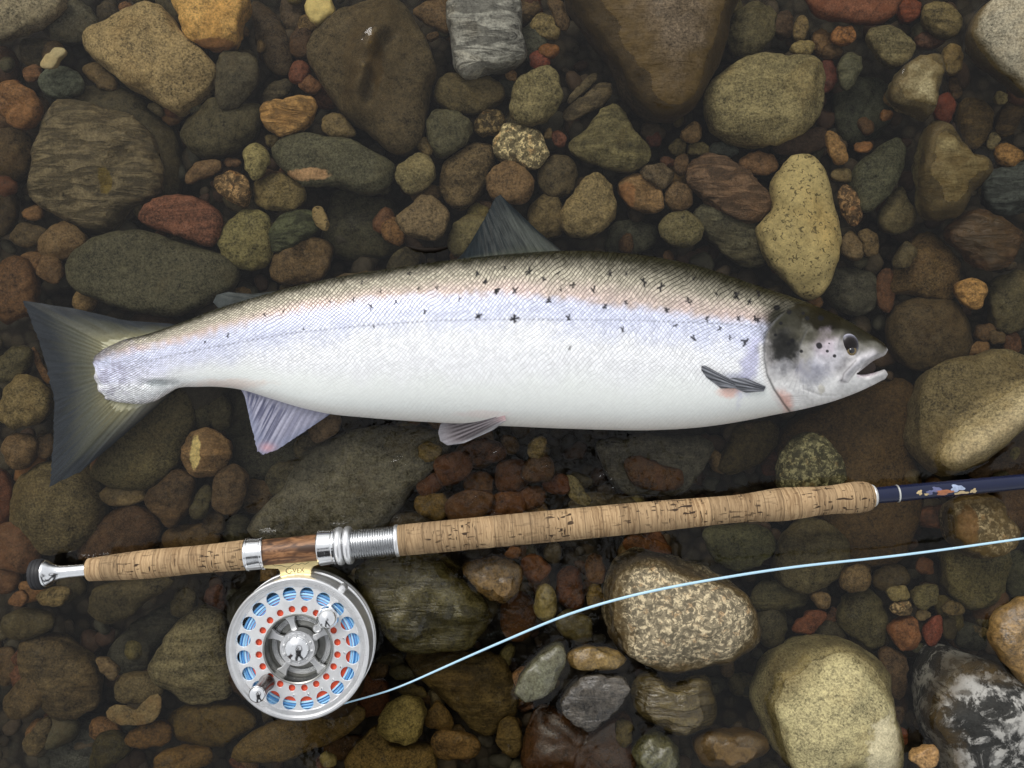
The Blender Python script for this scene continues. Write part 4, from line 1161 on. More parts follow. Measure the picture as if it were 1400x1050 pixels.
patch(216, 524, 20, 6, (0.28, 0.32, 0.33), 0.7, 26)
col = lerp(col, (0.34, 0.32, 0.42), (1 - sstep(150, 215, px)) * sstep(0.42, 0.62, fbm(px, py, 13, 27)) * 0.5)
col = lerp(col, (0.16, 0.15, 0.14), (1 - sstep(140, 200, px)) * (1 - sstep(0.05, 0.28, s)) * 0.7)
# head
h = headside
capy = np.interp(px, [1040, 1075, 1100, 1133, 1160, 1190, 1214], [436, 444, 454, 456, 455, 466, 479]) + (n1 - 0.5) * 8
headc = np.broadcast_to(np.array((0.40, 0.385, 0.385)), px.shape + (3,)).copy()
headc = lerp(headc, (0.80, 0.795, 0.78), sstep(496, 526, py + (n1 - 0.5) * 26))
headc = lerp(headc, (0.62, 0.61, 0.66), (1 - sstep(0.6, 1.4, np.hypot((px - 1128) / 26, (py - 486) / 24))) * 0.6)
headc = lerp(headc, (0.10, 0.095, 0.072), (1 - sstep(2, 26, py - capy + (fbm(px, py, 14, 77) - 0.5) * 16)) * 0.9)
headc = lerp(headc, (0.013, 0.011, 0.005), 1 - sstep(-8, 6, py - capy))
col = lerp(col, headc, h)
patch(1072, 458, 30, 42, (0.036, 0.034, 0.025), 0.9, 40, 0.6, rot=-0.18)
patch(1072, 476, 19, 29, (0.018, 0.018, 0.017), 0.95, 31, 0.4, rot=-0.18)
patch(1069, 505, 16, 12, (0.33, 0.33, 0.35), 0.5, 32)
patch(1066, 434, 18, 14, (0.030, 0.029, 0.020), 0.95, 33)
patch(1112, 508, 20, 17, (0.22, 0.225, 0.28), 0.75, 34, 0.6)
patch(1128, 470, 17, 17, (0.50, 0.43, 0.48), 0.7, 35)
patch(1104, 474, 10, 26, (0.26, 0.25, 0.21), 0.6, 36)
patch(1112, 459, 28, 8, (0.07, 0.065, 0.045), 0.8, 41, 0.7)
patch(1176, 457, 26, 9, (0.022, 0.020, 0.011), 0.9, 42, 0.5, rot=0.52)
patch(1072, 548, 9, 15, (0.80, 0.46, 0.38), 0.8, 37, 0.7, rot=-0.5)
patch(1123, 532, 4, 6, (0.45, 0.42, 0.33), 0.6, 38)
patch(1200, 475, 12, 5, (0.16, 0.155, 0.13), 0.7, 39, 0.6, rot=0.5)
col = lerp(col, (0.74, 0.73, 0.71), np.exp(-(curve_dist(px, py, [(1040, 470), (1042, 495), (1047, 517), (1058, 540), (1068, 556)]) / 4.0) ** 2) * sstep(455, 480, py) * 0.8)
col = lerp(col, (0.60, 0.58, 0.60), np.exp(-(curve_dist(px, py, MAXI) / 6.0) ** 2) * 0.85)
col = lerp(col, (0.30, 0.30, 0.32), np.exp(-(curve_dist(px, py, [(1180, 493), (1168, 503), (1160, 512)]) / 3.0) ** 2) * 0.6)
col = lerp(col, (0.12, 0.11, 0.11), np.exp(-(curve_dist(px, py, [(1186, 496), (1170, 509), (1159, 523), (1150, 522), (1154, 510), (1170, 493)]) / 1.2) ** 2) * 0.55)
col = lerp(col, (0.10, 0.10, 0.10), np.exp(-(dG / 1.5) ** 2) * 0.75 * sstep(420, 440, py))
col = lerp(col, (0.12, 0.12, 0.12), np.exp(-(curve_dist(px, py, PREOP[:4]) / 1.0) ** 2) * 0.5 * (1 - sstep(490, 520, py)))
col = lerp(col, (0.62, 0.50, 0.56), np.exp(-((py - ml_c[:, None]) / 4.0) ** 2) * (px > 1171) * (1 - sstep(1190, 1208, px)) * 0.7)
col = lerp(col, (0.62, 0.60, 0.60), np.exp(-((py - mu_c[:, None]) / 4.5) ** 2) * (px > 1171) * 0.7)
hn = fbm(px, py, 16, 71)
col = col * (1 + h * (hn - 0.5) * 0.9 * (1 - 0.6 * sstep(500, 540, py)) + h * (fbm(px, py, 3.2, 72) - 0.5) * 0.35)[..., None]
for k in range(9):                                  # fine radiating streaks of the gill cover
    a_ = 0.9 + 0.16 * k
    x1_, y1_ = 1100 - 44 * math.cos(a_), 478 + 60 * math.sin(a_)
    col = lerp(col, (0.36, 0.35, 0.37), np.exp(-(seg_dist(px, py, 1098, 490 + k, x1_, y1_) / 0.9) ** 2) * 0.35 * h)
# spots on the head
for (x0, y0, r0) in ((1120, 472.5, 4.4), (1131, 480, 2.0), (1141, 486.5, 2.3), (1133.5, 469.5, 1.3), (1078, 470, 3.2), (1083, 466, 3.0), (1095.5, 480, 2.4), (1060, 458, 2.2), (1068, 442, 2.6),
                     (1079, 426.5, 3.2), (1104, 435, 3.2), (1122, 435, 3.6), (1098, 428, 2.6), (1062, 421, 4.0)):
    q = np.hypot(px - x0, (py - y0) * 1.05) / r0 + (n2 - 0.5) * 0.5
    col = lerp(col, (0.012, 0.012, 0.013), (1 - sstep(0.8, 1.2, q)) * 0.95)
# black cross-shaped spots of the flank
SP = [(700 + a * .2857, 320 + b * .2857) for a, b in ((80, 180), (150, 215), (220, 185), (470, 190), (548, 188), (635, 230), (715, 255), (290, 245), (233, 268), (390, 265), (178, 315), (15, 270), (545, 330),
      (445, 345), (740, 365), (855, 325), (840, 318), (870, 215), (980, 288), (1075, 292), (1178, 285), (1135, 325), (935, 405), (1085, 405), (1175, 412), (1160, 405), (268, 400), (10, 400), (528, 458), (785, 435), (278, 545), (870, 500),
      (1043, 497), (1115, 515), (995, 452))]
SP += [(600 + a * .2143, 250 + b * .2143) for a, b in ((130, 740), (297, 630), (375, 690), (420, 545), (245, 575), (252, 850), (480, 865))]
SP += [(100 + a * .4286, 250 + b * .4286) for a, b in ((1290, 425), (950, 395), (1030, 380), (1120, 410), (735, 468), (492, 487), (422, 508), (960, 460), (895, 372), (670, 408), (820, 380), (575, 422), (610, 420),
      (1100, 338), (980, 345), (1160, 335), (1070, 290), (920, 318), (1350, 345), (1290, 288), (1315, 315))]
rs = random.Random(5)
for (x0, y0) in SP:
    big = (0.5 if x0 < 560 else 0.78) * rs.uniform(0.65, 1.3)
    sel = (np.abs(px - x0) < 12) & (np.abs(py - y0) < 12)
    sx_, sy_ = px[sel], py[sel]
    d = np.full(sx_.shape, 1e9)
    a0 = rs.uniform(-0.6, 0.6) + 1.2
    for k in range(rs.choice((2, 2, 3))):
        a = a0 + k * rs.uniform(0.7, 1.3)
        L = big * rs.uniform(2.8, 6.0)
        ox_, oy_ = rs.uniform(-1.5, 1.5) * big, rs.uniform(-1.5, 1.5) * big
        d = np.minimum(d, seg_dist(sx_, sy_, x0 + ox_ - L * math.cos(a), y0 + oy_ - L * math.sin(a), x0 + ox_ + L * math.cos(a), y0 + oy_ + L * math.sin(a)))
    m_ = (1 - sstep(0.8, 1.9, d / big)) * (0.92 if y0 < np.interp(x0, [400, 1000], [470, 470]) else 0.75)
    cc = col[sel]
    col[sel] = cc * (1 - m_[:, None]) + np.array((0.012, 0.012, 0.016)) * m_[:, None]
# how strongly the scales show: darkest net over the back, faint on the belly, none on the head
net = np.where(below < 0, 1.0 - 0.36 * sstep(0.25, 1, sb), 0.64 - 0.34 * sstep(0, 120, below))
net = net * (1 - 0.75 * sstep(0.62, 0.85, s)) * (1 - h)
net = np.maximum(net, (1 - sstep(170, 300, px)) * 0.95)
net = np.clip(net, 0, 1)

# --- mesh: upper flank, lower flank
zu = (zc + Z)
kk = (CAM_H - zu) / CAM_H
Vt = np.stack(((px - 700) * PXM * kk, (525 - py) * PXM * kk, zu), -1)
R_ = NU + NL
def idx(i, j): return i * R_ + j
ii, jj = np.meshgrid(np.arange(nC - 1), np.arange(R_ - 1), indexing='ij')
ok = ~((jj == NU - 1) & (xcols[ii] >= 1171 - 1e-6))
ii, jj = ii[ok], jj[ok]
quads = np.stack((idx(ii, jj), idx(ii, jj + 1), idx(ii + 1, jj + 1), idx(ii + 1, jj)), 1)
# under side, coarser, closing on the same edges
step = 6
rowsU = sorted(set(list(range(0, NU, step)) + [NU - 1]))
rowsL = sorted(set(list(range(NU, R_, step)) + [R_ - 1]))
Zb = zc - (body_height(X0, YY, 'full')) * 0.95
kb = (CAM_H - zc) / CAM_H
Vb = np.stack(((px - 700) * PXM * kb, (525 - py) * PXM * kb, Zb), -1)
selr = rowsU + rowsL
Vb2 = Vb[:, selr, :].reshape(-1, 3)
nb_, base = len(selr), nC * R_
bi, bj = np.meshgrid(np.arange(nC - 1), np.arange(nb_ - 1), indexing='ij')
okb = ~((bj == len(rowsU) - 1) & (xcols[bi] >= 1171 - 1e-6))
bi, bj = bi[okb], bj[okb]
qb = np.stack((base + bi * nb_ + bj, base + (bi + 1) * nb_ + bj, base + (bi + 1) * nb_ + bj + 1, base + bi * nb_ + bj + 1), 1)
Vall = np.concatenate((Vt.reshape(-1, 3), Vb2))
Call = np.concatenate((col.reshape(-1, 3), col[:, selr, :].reshape(-1, 3)))
Nall = np.concatenate((net.reshape(-1), net[:, selr].reshape(-1)))
hgt_c = np.maximum(bt - tp, 20)
suv = np.stack((px, (py - (tp + bt) / 2) * (200.0 / hgt_c) ** 0.75, np.zeros_like(px)), -1)
Sall = np.concatenate((suv.reshape(-1, 3), suv[:, selr, :].reshape(-1, 3)))
Qall = np.concatenate((quads, qb))

def fast_mesh(name, V, Q):
    me = bpy.data.meshes.new(name)
    me.vertices.add(len(V))
    me.vertices.foreach_set('co', np.asarray(V, np.float32).ravel())
    me.loops.add(len(Q) * 4)
    me.loops.foreach_set('vertex_index', np.asarray(Q, np.int32).ravel())
    me.polygons.add(len(Q))
    me.polygons.foreach_set('loop_start', np.arange(0, len(Q) * 4, 4, dtype=np.int32))
    me.polygons.foreach_set('loop_total', np.full(len(Q), 4, np.int32))
    me.polygons.foreach_set('use_smooth', np.ones(len(Q), bool))
    me.update(calc_edges=True)
    me.validate()
    return me

def put_attr(me, name, typ, arr):
    a = me.attributes.new(name, typ, 'POINT')
    key = {'FLOAT_COLOR': 'color', 'FLOAT': 'value', 'FLOAT_VECTOR': 'vector'}[typ]
    if typ == 'FLOAT_COLOR': arr = np.concatenate((arr, np.ones((len(arr), 1))), 1)
    a.data.foreach_set(key, np.asarray(arr, np.float32).ravel())

def salmon_skin():
    t = NT('salmon_skin')
    colr = t.attr('skin', 'GEOMETRY', 'Color')
    net_ = t.attr('net', 'GEOMETRY', 'Fac')
    uv = t.attr('suv', 'GEOMETRY', 'Vector')
    sp = t.n('SeparateXYZ')
    t.put(sp.inputs[0], uv)
    wob = t.noise(uv, 0.10, 2, 0.5)
    wob = t.math('ADD', t.math('MULTIPLY', t.math('SUBTRACT', wob, 0.5), 0.8), t.math('MULTIPLY', t.math('SUBTRACT', t.noise(uv, 0.012, 2, 0.5), 0.5), 6.0))
    A = t.math('ADD', t.math('ADD', t.math('DIVIDE', sp.outputs[0], 6.3), t.math('DIVIDE', sp.outputs[1], 5.8)), wob)
    B = t.math('SUBTRACT', t.math('SUBTRACT', t.math('DIVIDE', sp.outputs[0], 6.3), t.math('DIVIDE', sp.outputs[1], 5.8)), wob)
    def line(v):
        f = t.math('FRACT', v)
        return t.math('ABSOLUTE', t.math('SUBTRACT', f, 0.5))        # 0.5 on the line, 0 mid-scale
    la, lb = line(A), line(B)
    edge_ = t.math('MAXIMUM', t.math('MULTIPLY', t.ramp(la, 0.30, 0.50), 1.0), t.math('MULTIPLY', t.ramp(lb, 0.32, 0.50), 0.6))
    # each scale a little different
    ia, ib = t.math('FLOOR', A), t.math('FLOOR', B)
    cb = t.n('CombineXYZ'); t.put(cb.inputs[0], ia); t.put(cb.inputs[1], ib)
    wn_ = t.n('TexWhiteNoise', noise_dimensions='3D'); t.put(wn_.inputs['Vector'], cb.outputs[0])
    rnd = wn_.outputs['Value']
    tone = t.math('ADD', 1.0, t.math('MULTIPLY', t.math('MULTIPLY', t.math('SUBTRACT', rnd, 0.42), net_), 0.5))
    c = t.vmath('SCALE', colr, tone)
    dk = t.math('MULTIPLY', edge_, t.math('MULTIPLY', net_, 0.85))
    c = t.vmath('SCALE', c, t.math('SUBTRACT', 1.0, dk))
    hgt = t.math('MULTIPLY', t.math('SUBTRACT', t.math('ADD', 1.0, t.math('MULTIPLY', rnd, 0.5)), edge_), t.math('ADD', 0.15, net_))
    # every scale lies at its own slight tilt, so some catch the sky
    tl = t.math('MULTIPLY', t.math('SUBTRACT', rnd, 0.5), t.math('SUBTRACT', t.math('FRACT', B), 0.5))
    hgt = t.math('ADD', hgt, t.math('MULTIPLY', t.math('MULTIPLY', tl, 1.2), net_))
    tc = t.n('TexCoord').outputs['Object']
    fine = t.noise(tc, 700, 2, 0.6)
    nb = t.bump(t.math('ADD', hgt, t.math('MULTIPLY', fine, 0.15)), 0.55, 0.0005)
    return t.finish(c, t.math('ADD', 0.22, t.math('ADD', t.math('MULTIPLY', fine, 0.12), t.math('MULTIPLY', rnd, 0.14))), t.math('MULTIPLY', net_, 0.22), 0.10, nb)

salmon = empty('salmon', W(680, 470, -0.03))
tag(salmon, 'silvery salmon with dark olive back lying on its side in shallow water', 'fish')
me = fast_mesh('body', Vall, Qall)
put_attr(me, 'skin', 'FLOAT_COLOR', Call)
put_attr(me, 'net', 'FLOAT', Nall)
put_attr(me, 'suv', 'FLOAT_VECTOR', Sall)
bmf = bmesh.new(); bmf.from_mesh(me)
bmesh.ops.remove_doubles(bmf, verts=bmf.verts, dist=2e-6)
bmesh.ops.recalc_face_normals(bmf, faces=bmf.faces)
bmf.to_mesh(me); bmf.free()
me.materials.append(salmon_skin())
body = bpy.data.objects.new('body', me)
C.objects.link(body)
attach(body, salmon)

def body_top(x, y):
    X, Y = np.array([[x]], float), np.array([[y]], float)
    return float(fish_zc(X)[0, 0] + body_height(X, Y, 'one')[0, 0])

# --- eye
ez = body_top(1161, 471) - 0.0002
def eye_mat(name, stops, rough=0.22):
    t = NT(name)
    tc = t.n('TexCoord').outputs['Object']
    ln = t.n('VectorMath', operation='LENGTH')
    sxy = t.vmath('MULTIPLY', tc, (1, 1, 0))
    t.put(ln.inputs[0], sxy)
    r = t.n('ValToRGB')
    t.put(r.inputs[0], t.math('DIVIDE', ln.outputs['Value'], 0.0075))
    el = r.color_ramp.elements
    el[0].position, el[0].color = stops[0][0], (*stops[0][1], 1)
    el[1].position, el[1].color = stops[-1][0], (*stops[-1][1], 1)
    for p_, c_ in stops[1:-1]:
        e = el.new(p_); e.color = (*c_, 1)
    nz = t.noise(tc, 900, 3, 0.7)
    return t.finish(t.vmath('SCALE', r.outputs[0], t.math('ADD', 0.6, t.math('MULTIPLY', nz, 0.8))), rough, 0, 0.15, None, 0.0)
kz = (CAM_H - ez) / CAM_H
eye_p = W(1161, 471, ez - 0.0017)
prof = [(math.sin(a), math.cos(a)) for a in np.linspace(0, math.pi, 14)]
V, F = [], []
n = 32
for (r_, c_) in prof:
    for i in range(n):
        a = 2 * math.pi * i / n
        V.append((r_ * 0.0066 * math.cos(a), r_ * 0.0078 * math.sin(a), c_ * 0.0032))
for j in range(len(prof) - 1):
    for i in range(n):
        k = (i + 1) % n
        F.append((j * n + i, (j + 1) * n + i, (j + 1) * n + k, j * n + k))
eye = mesh_obj('eye', V, F, eye_mat('eye_iris', [(0.0, (0.012, 0.010, 0.010)), (0.45, (0.016, 0.014, 0.014)), (0.66, (0.03, 0.026, 0.028)), (0.82, (0.10, 0.10, 0.12)), (0.95, (0.30, 0.30, 0.36))]))
eye.location = eye_p
eye.rotation_euler = (0, 0, 0.15)
attach(eye, salmon)
def disc_cap(name, r, h, mat, loc, parent):
    V, F = [(0, 0, h)], []
    for j in range(1, 5):
        for i in range(24):
            a = 2 * math.pi * i / 24
            q = j / 4
            V.append((r * q * math.cos(a), r * q * math.sin(a), h * (1 - q * q)))
    for i in range(24):
        F.append((0, 1 + i, 1 + (i + 1) % 24))
    for j in range(3):
        for i in range(24):
            k = (i + 1) % 24
            F.append((1 + j * 24 + i, 1 + (j + 1) * 24 + i, 1 + (j + 1) * 24 + k, 1 + j * 24 + k))
    o = mesh_obj(name, V, F, mat)
    o.parent = parent
    o.location = loc
    return o
disc_cap('iris_ring', 0.0036, 0.0010, simple_material('eye_gold', (0.16, 0.115, 0.05), 0.2, 0.3, 0.6, 0.8, 900, 0), (0.0003, -0.0044, 0.0022), eye)
disc_cap('pupil', 0.0024, 0.0011, simple_material('eye_black', (0.012, 0.012, 0.014), 0.08, 0, 0.7, 0, 100, 0), (0.0003, -0.0044, 0.0026), eye)

# --- inside of the mouth
V, F = [], []
mp_ = [(1166, 512.5), (1172, 506), (1180, 500), (1190, 494), (1196, 497), (1198, 503), (1193, 510.5), (1180, 514), (1170, 515)]
for zz_, sh in ((-0.0035, 1.0), (-0.0055, 1.0)):
    V += [tuple(W(x_, y_, zz_)) for x_, y_ in mp_]
n_ = len(mp_)
F = [tuple(range(n_ - 1, -1, -1)), tuple(range(n_, 2 * n_))] + [(i, (i + 1) % n_, n_ + (i + 1) % n_, n_ + i) for i in range(n_)]
attach(mesh_obj('mouth_lining', V, F, simple_material('mouth_flesh', (0.055, 0.026, 0.020), 0.4, 0, 0.3, 0.9, 400, 0.3), None, False), salmon)

# --- fins: ruled sheets with rays
def fin_mat(name, rough=0.35, trans=0.0):
    t = NT(name)
    c = t.attr('skin', 'GEOMETRY', 'Color')
    fine = t.noise(t.n('TexCoord').outputs['Object'], 600, 2, 0.6)
    c = t.vmath('SCALE', c, t.math('ADD', 0.75, t.math('MULTIPLY', fine, 0.5)))
    m = t.finish(c, rough, 0.0, 0.12, t.bump(fine, 0.2, 0.0003))
    if trans:
        tr = t.n('BsdfTransparent')
        mx = t.n('MixShader')
        mx.inputs[0].default_value = trans
        t.t.links.new(t.p.outputs[0], mx.inputs[1])
        t.t.links.new(tr.outputs[0], mx.inputs[2])
        t.t.links.new(mx.outputs[0], t.out.inputs['Surface'])
    return m

def poly_at(P, u):
    """points along a polyline by its own parameter list (u, x, y)"""
    us = [p[0] for p in P]
    return np.interp(u, us, [p[1] for p in P]), np.interp(u, us, [p[2] for p in P])

def fin(name, base_, edge_, zfun, colfun, rays, mat, ns=150, nt=60, thick=0.0007, rag=1.2, bulge=0.0):
    u = np.linspace(0, 1, ns)[:, None]
    v = np.linspace(0, 1, nt)[None, :]
    bx, by = poly_at(base_, u)
    ex, ey = poly_at(edge_, u)
    rg = (vnoise(u * 900, u * 0, 9, 61)[:, :] - 0.5) * rag / 60.0
    vv = v * (1 + rg)
    X, Y = bx + (ex - bx) * vv, by + (ey - by) * vv
    U, Vv = np.broadcast_to(u, X.shape), np.broadcast_to(v, X.shape)
    ray = 0.5 + 0.5 * np.cos(2 * math.pi * rays * U)
    zmid = zfun(U, Vv, X, Y)
    th_ = thick * (1.2 - 0.9 * Vv) * (0.6 + 0.4 * ray) * np.clip(np.minimum(U, 1 - U) * 40, 0.15, 1)
    cl = colfun(U, Vv, X, Y, ray)
    def P3(Zs):
        k = (CAM_H - Zs) / CAM_H
        return np.stack(((X - 700) * PXM * k, (525 - Y) * PXM * k, Zs), -1).reshape(-1, 3)
    N = ns * nt
    VV = np.concatenate((P3(zmid + th_), P3(zmid - th_)))
    a, b = np.meshgrid(np.arange(ns - 1), np.arange(nt - 1), indexing='ij')
    a, b = a.ravel(), b.ravel()
    Q = np.stack((a * nt + b, a * nt + b + 1, (a + 1) * nt + b + 1, (a + 1) * nt + b), 1)
    Q2 = Q[:, ::-1] + N
    rim = []
    for i in range(ns - 1):
        rim += [(i * nt + nt - 1, N + i * nt + nt - 1, N + (i + 1) * nt + nt - 1, (i + 1) * nt + nt - 1), (i * nt, (i + 1) * nt, N + (i + 1) * nt, N + i * nt)]
    for j in range(nt - 1):
        rim += [(j, N + j, N + j + 1, j + 1), ((ns - 1) * nt + j, (ns - 1) * nt + j + 1, N + (ns - 1) * nt + j + 1, N + (ns - 1) * nt + j)]
    me = fast_mesh(name, VV, np.concatenate((Q, Q2, np.array(rim))))
    put_attr(me, 'skin', 'FLOAT_COLOR', np.concatenate((cl.reshape(-1, 3),) * 2))
    bm = bmesh.new(); bm.from_mesh(me); bmesh.ops.recalc_face_normals(bm, faces=bm.faces); bm.to_mesh(me); bm.free()
    me.materials.append(mat)
    o = bpy.data.objects.new(name, me)
    C.objects.link(o)
    attach(o, salmon)
    return o

FM, FMT = fin_mat('fin_skin'), fin_mat('tail_membrane', 0.4, 0.10)

def tail_col(U, V_, X, Y, ray):
    streak = vnoise(U * 700, V_ * 22, 6, 41) * 0.6 + vnoise(U * 2200, V_ * 14, 6, 42) * 0.4
    root_ = np.broadcast_to(np.array((0.46, 0.44, 0.29)), U.shape + (3,)) * (0.35 + 1.1 * streak)[..., None]
    midc = np.broadcast_to(np.array((0.20, 0.21, 0.18)), U.shape + (3,)) * (0.45 + 0.9 * streak)[..., None]
    tipc = np.broadcast_to(np.array((0.050, 0.060, 0.080)), U.shape + (3,)) * (0.6 + 0.8 * streak)[..., None]
    c = lerp(root_, midc, sstep(0.10, 0.5, V_ + (streak - 0.5) * 0.3))
    c = lerp(c, tipc, sstep(0.42, 0.85, V_ + (streak - 0.5) * 0.35))
    pale = sstep(0.86, 0.97, U) * (1 - sstep(0.45, 0.95, V_))
    c = lerp(c, (0.42, 0.43, 0.44), pale * 0.75)
    return c
fin('tail_fin', [(0, 236, 454), (0.06, 200, 468), (0.14, 168, 482), (0.3, 160, 495), (0.5, 160, 512), (0.68, 165, 527), (0.82, 182, 535), (0.93, 210, 538), (1, 240, 527)],
    [(0, 240, 443), (0.04, 170, 438), (0.09, 100, 421), (0.14, 31, 411), (0.3, 55, 470), (0.5, 74, 545), (0.68, 73, 605), (0.84, 68, 665), (0.90, 110, 645), (0.96, 175, 590), (1, 243, 531)],
    lambda U, V_, X, Y: 0.0012 - 0.0130 * sstep(0, 1.3, V_ + 0.12) + 0.0008 * np.sin(U * 9 + 1) * V_, tail_col, 34, FMT, 260, 90, 0.0009, 1.5)

def dorsal_col(U, V_, X, Y, ray):
    st = vnoise(U * 600, V_ * 40, 7, 43) * 0.5 + vnoise(U * 1500, V_ * 22, 6, 44) * 0.5
    c = lerp(np.broadcast_to(np.array((0.016, 0.026, 0.036)), U.shape + (3,)), (0.105, 0.12, 0.12), sstep(0.35, 0.9, U + (st - 0.5) * 0.5) * (1 - sstep(0.5, 0.95, V_)))
    c = lerp(c, (0.10, 0.115, 0.09), (1 - sstep(0.05, 0.25, V_)) * 0.7)
    return c * (0.55 + 0.9 * st)[..., None]
fin('dorsal_fin', [(0, 618, 358), (1, 772, 348)], [(0, 629, 352), (0.10, 643, 332), (0.42, 664, 296), (0.66, 677, 270), (0.72, 684, 266), (0.82, 699, 281), (0.92, 738, 318), (1, 772, 346)],
    lambda U, V_, X, Y: -0.001 - 0.009 * V_, dorsal_col, 12, FM, 160, 60, 0.0011, 1.0)

def adip_col(U, V_, X, Y, ray):
    return np.broadcast_to(np.array((0.085, 0.10, 0.11)), U.shape + (3,)) * (0.7 + 0.6 * vnoise(X, Y, 5, 45))[..., None]
fin('adipose_fin', [(0, 322, 420), (1, 392, 398)], [(0, 300, 423), (0.2, 291, 413), (0.4, 296, 403), (0.6, 312, 399), (0.8, 345, 402), (1, 392, 396)],
    lambda U, V_, X, Y: -0.006 - 0.004 * V_, adip_col, 3, FM, 60, 30, 0.0022, 0.2)

def anal_col(U, V_, X, Y, ray):
    st = vnoise(U * 420, V_ * 14, 7, 46) * 0.65 + vnoise(U * 1300, V_ * 10, 6, 47) * 0.35
    dk = 0.85 * sstep(0.30, 0.62, st) * (1 - 0.75 * sstep(0.45, 0.9, U)) * sstep(0.05, 0.25, V_) * (1 - 0.5 * sstep(0.82, 1.0, V_))
    c = lerp(np.broadcast_to(np.array((0.36, 0.36, 0.45)), U.shape + (3,)), (0.05, 0.055, 0.105), dk)
    c = lerp(c, (0.20, 0.22, 0.31), sstep(0.6, 0.95, V_) * 0.7)
    c = lerp(c, (0.55, 0.30, 0.32), np.exp(-((X - 366) / 10) ** 2 - ((Y - 612) / 6) ** 2) * 0.7)
    return c * (0.75 + 0.5 * ray * 0.5 + 0.25 * st)[..., None]
fin('anal_fin', [(0, 326, 528), (1, 455, 560)], [(0, 334, 540), (0.12, 338, 557), (0.3, 343, 580), (0.5, 352, 617), (0.58, 359, 621.5), (0.68, 377, 616), (0.84, 415, 591), (1, 456, 563)],
    lambda U, V_, X, Y: 0.0035 - 0.0025 * V_, anal_col, 17, FM, 150, 60, 0.0009, 2.0)

def pelvic_col(U, V_, X, Y, ray):
    st = vnoise(U * 350, V_ * 10, 7, 48)
    c = lerp(np.broadcast_to(np.array((0.20, 0.18, 0.19)), U.shape + (3,)), (0.05, 0.042, 0.046), (1 - ray) * sstep(0.1, 0.4, V_) * (1 - sstep(0.7, 0.95, V_)) * (1 - sstep(0.7, 0.95, U)))
    c = lerp(c, (0.62, 0.63, 0.66), sstep(0.80, 0.97, U))
    c = lerp(c, (0.24, 0.24, 0.26), sstep(0.8, 1.0, V_) * 0.6)
    c = lerp(c, (0.62, 0.42, 0.42), np.exp(-(V_ / 0.10) ** 2) * 0.6)
    return c * (0.8 + 0.4 * st)[..., None]
fin('pelvic_fin', [(0, 676, 566), (0.5, 690, 567), (1, 692, 575)], [(0, 608, 573), (0.2, 602, 580), (0.4, 599, 591), (0.6, 602, 603), (0.75, 612, 609), (0.88, 634, 606), (1, 674, 588)],
    lambda U, V_, X, Y: 0.0215 - 0.0155 * sstep(-0.1, 0.9, V_), pelvic_col, 9, FM, 90, 60, 0.0008, 0.6)

def pect_col(U, V_, X, Y, ray):
    st = vnoise(U * 200, V_ * 30, 6, 49)
    c = lerp(np.broadcast_to(np.array((0.055, 0.058, 0.066)), U.shape + (3,)), (0.30, 0.31, 0.34), (1 - ray) * 0.55 + 0.3 * sstep(0.6, 1, U))
    return c * (0.5 + st)[..., None]
zs_pec = lambda U, V_, X, Y: fish_zc(X) + body_height(X, Y, 'one') + 0.0004 + 0.0016 * np.sin(np.clip(V_, 0, 1) * math.pi)
fin('pectoral_fin', [(0, 1003, 521), (1, 1009, 531)], [(0, 964, 499.5), (0.2, 959, 500), (0.5, 959, 506), (0.75, 966, 516), (1, 986, 531)], zs_pec, pect_col, 4, FM, 50, 60, 0.0011, 0.3)
fin('pectoral_fin', [(0, 1047, 528.5), (1, 1044, 535)], [(0, 1020, 517), (0.25, 1002, 516.5), (0.5, 992, 519), (0.8, 1000, 529), (1, 1020, 537)], zs_pec, pect_col, 4, FM, 50, 60, 0.0013, 0.3)

# ------------------------------------------------------------------ the rod
ROD_Z = 0.022
def rod_y(x): return 739 - 0.0942 * (x - 545)
ra, rb = W(45, rod_y(45), ROD_Z), W(1400, rod_y(1400), ROD_Z)
axis = (rb - ra).normalized()
KR = PXM * (CAM_H - ROD_Z) / CAM_H
def rl(x): return (W(x, rod_y(x), ROD_Z) - ra).length * (1 if x >= 45 else -1)
side_ = Vector((0, 0, 1)).cross(axis).normalized()
upv = axis.cross(side_)
M_rod = Matrix((( side_.x, upv.x, axis.x, ra.x), (side_.y, upv.y, axis.y, ra.y), (side_.z, upv.z, axis.z, ra.z), (0, 0, 0, 1)))
M_loc = Matrix(((1, 0, 0, 0), (0, 1, 0, 0), (0, 0, 1, 0), (0, 0, 0, 1)))
rod = bpy.data.objects.new('fishing_rod', None)
C.objects.link(rod)
rod.matrix_world = M_rod
tag(rod, 'two-handed fly rod with cork grips, silver reel seat and navy blank', 'fishing rod')

def rod_part(name, prof, mat, n=48, sharp=35, parent=None, eps=0):
    return lathe(name, [(max(r, 1e-7) * KR, rl(x)) for x, r in prof], n, mat, parent or rod, None, False, True, sharp)

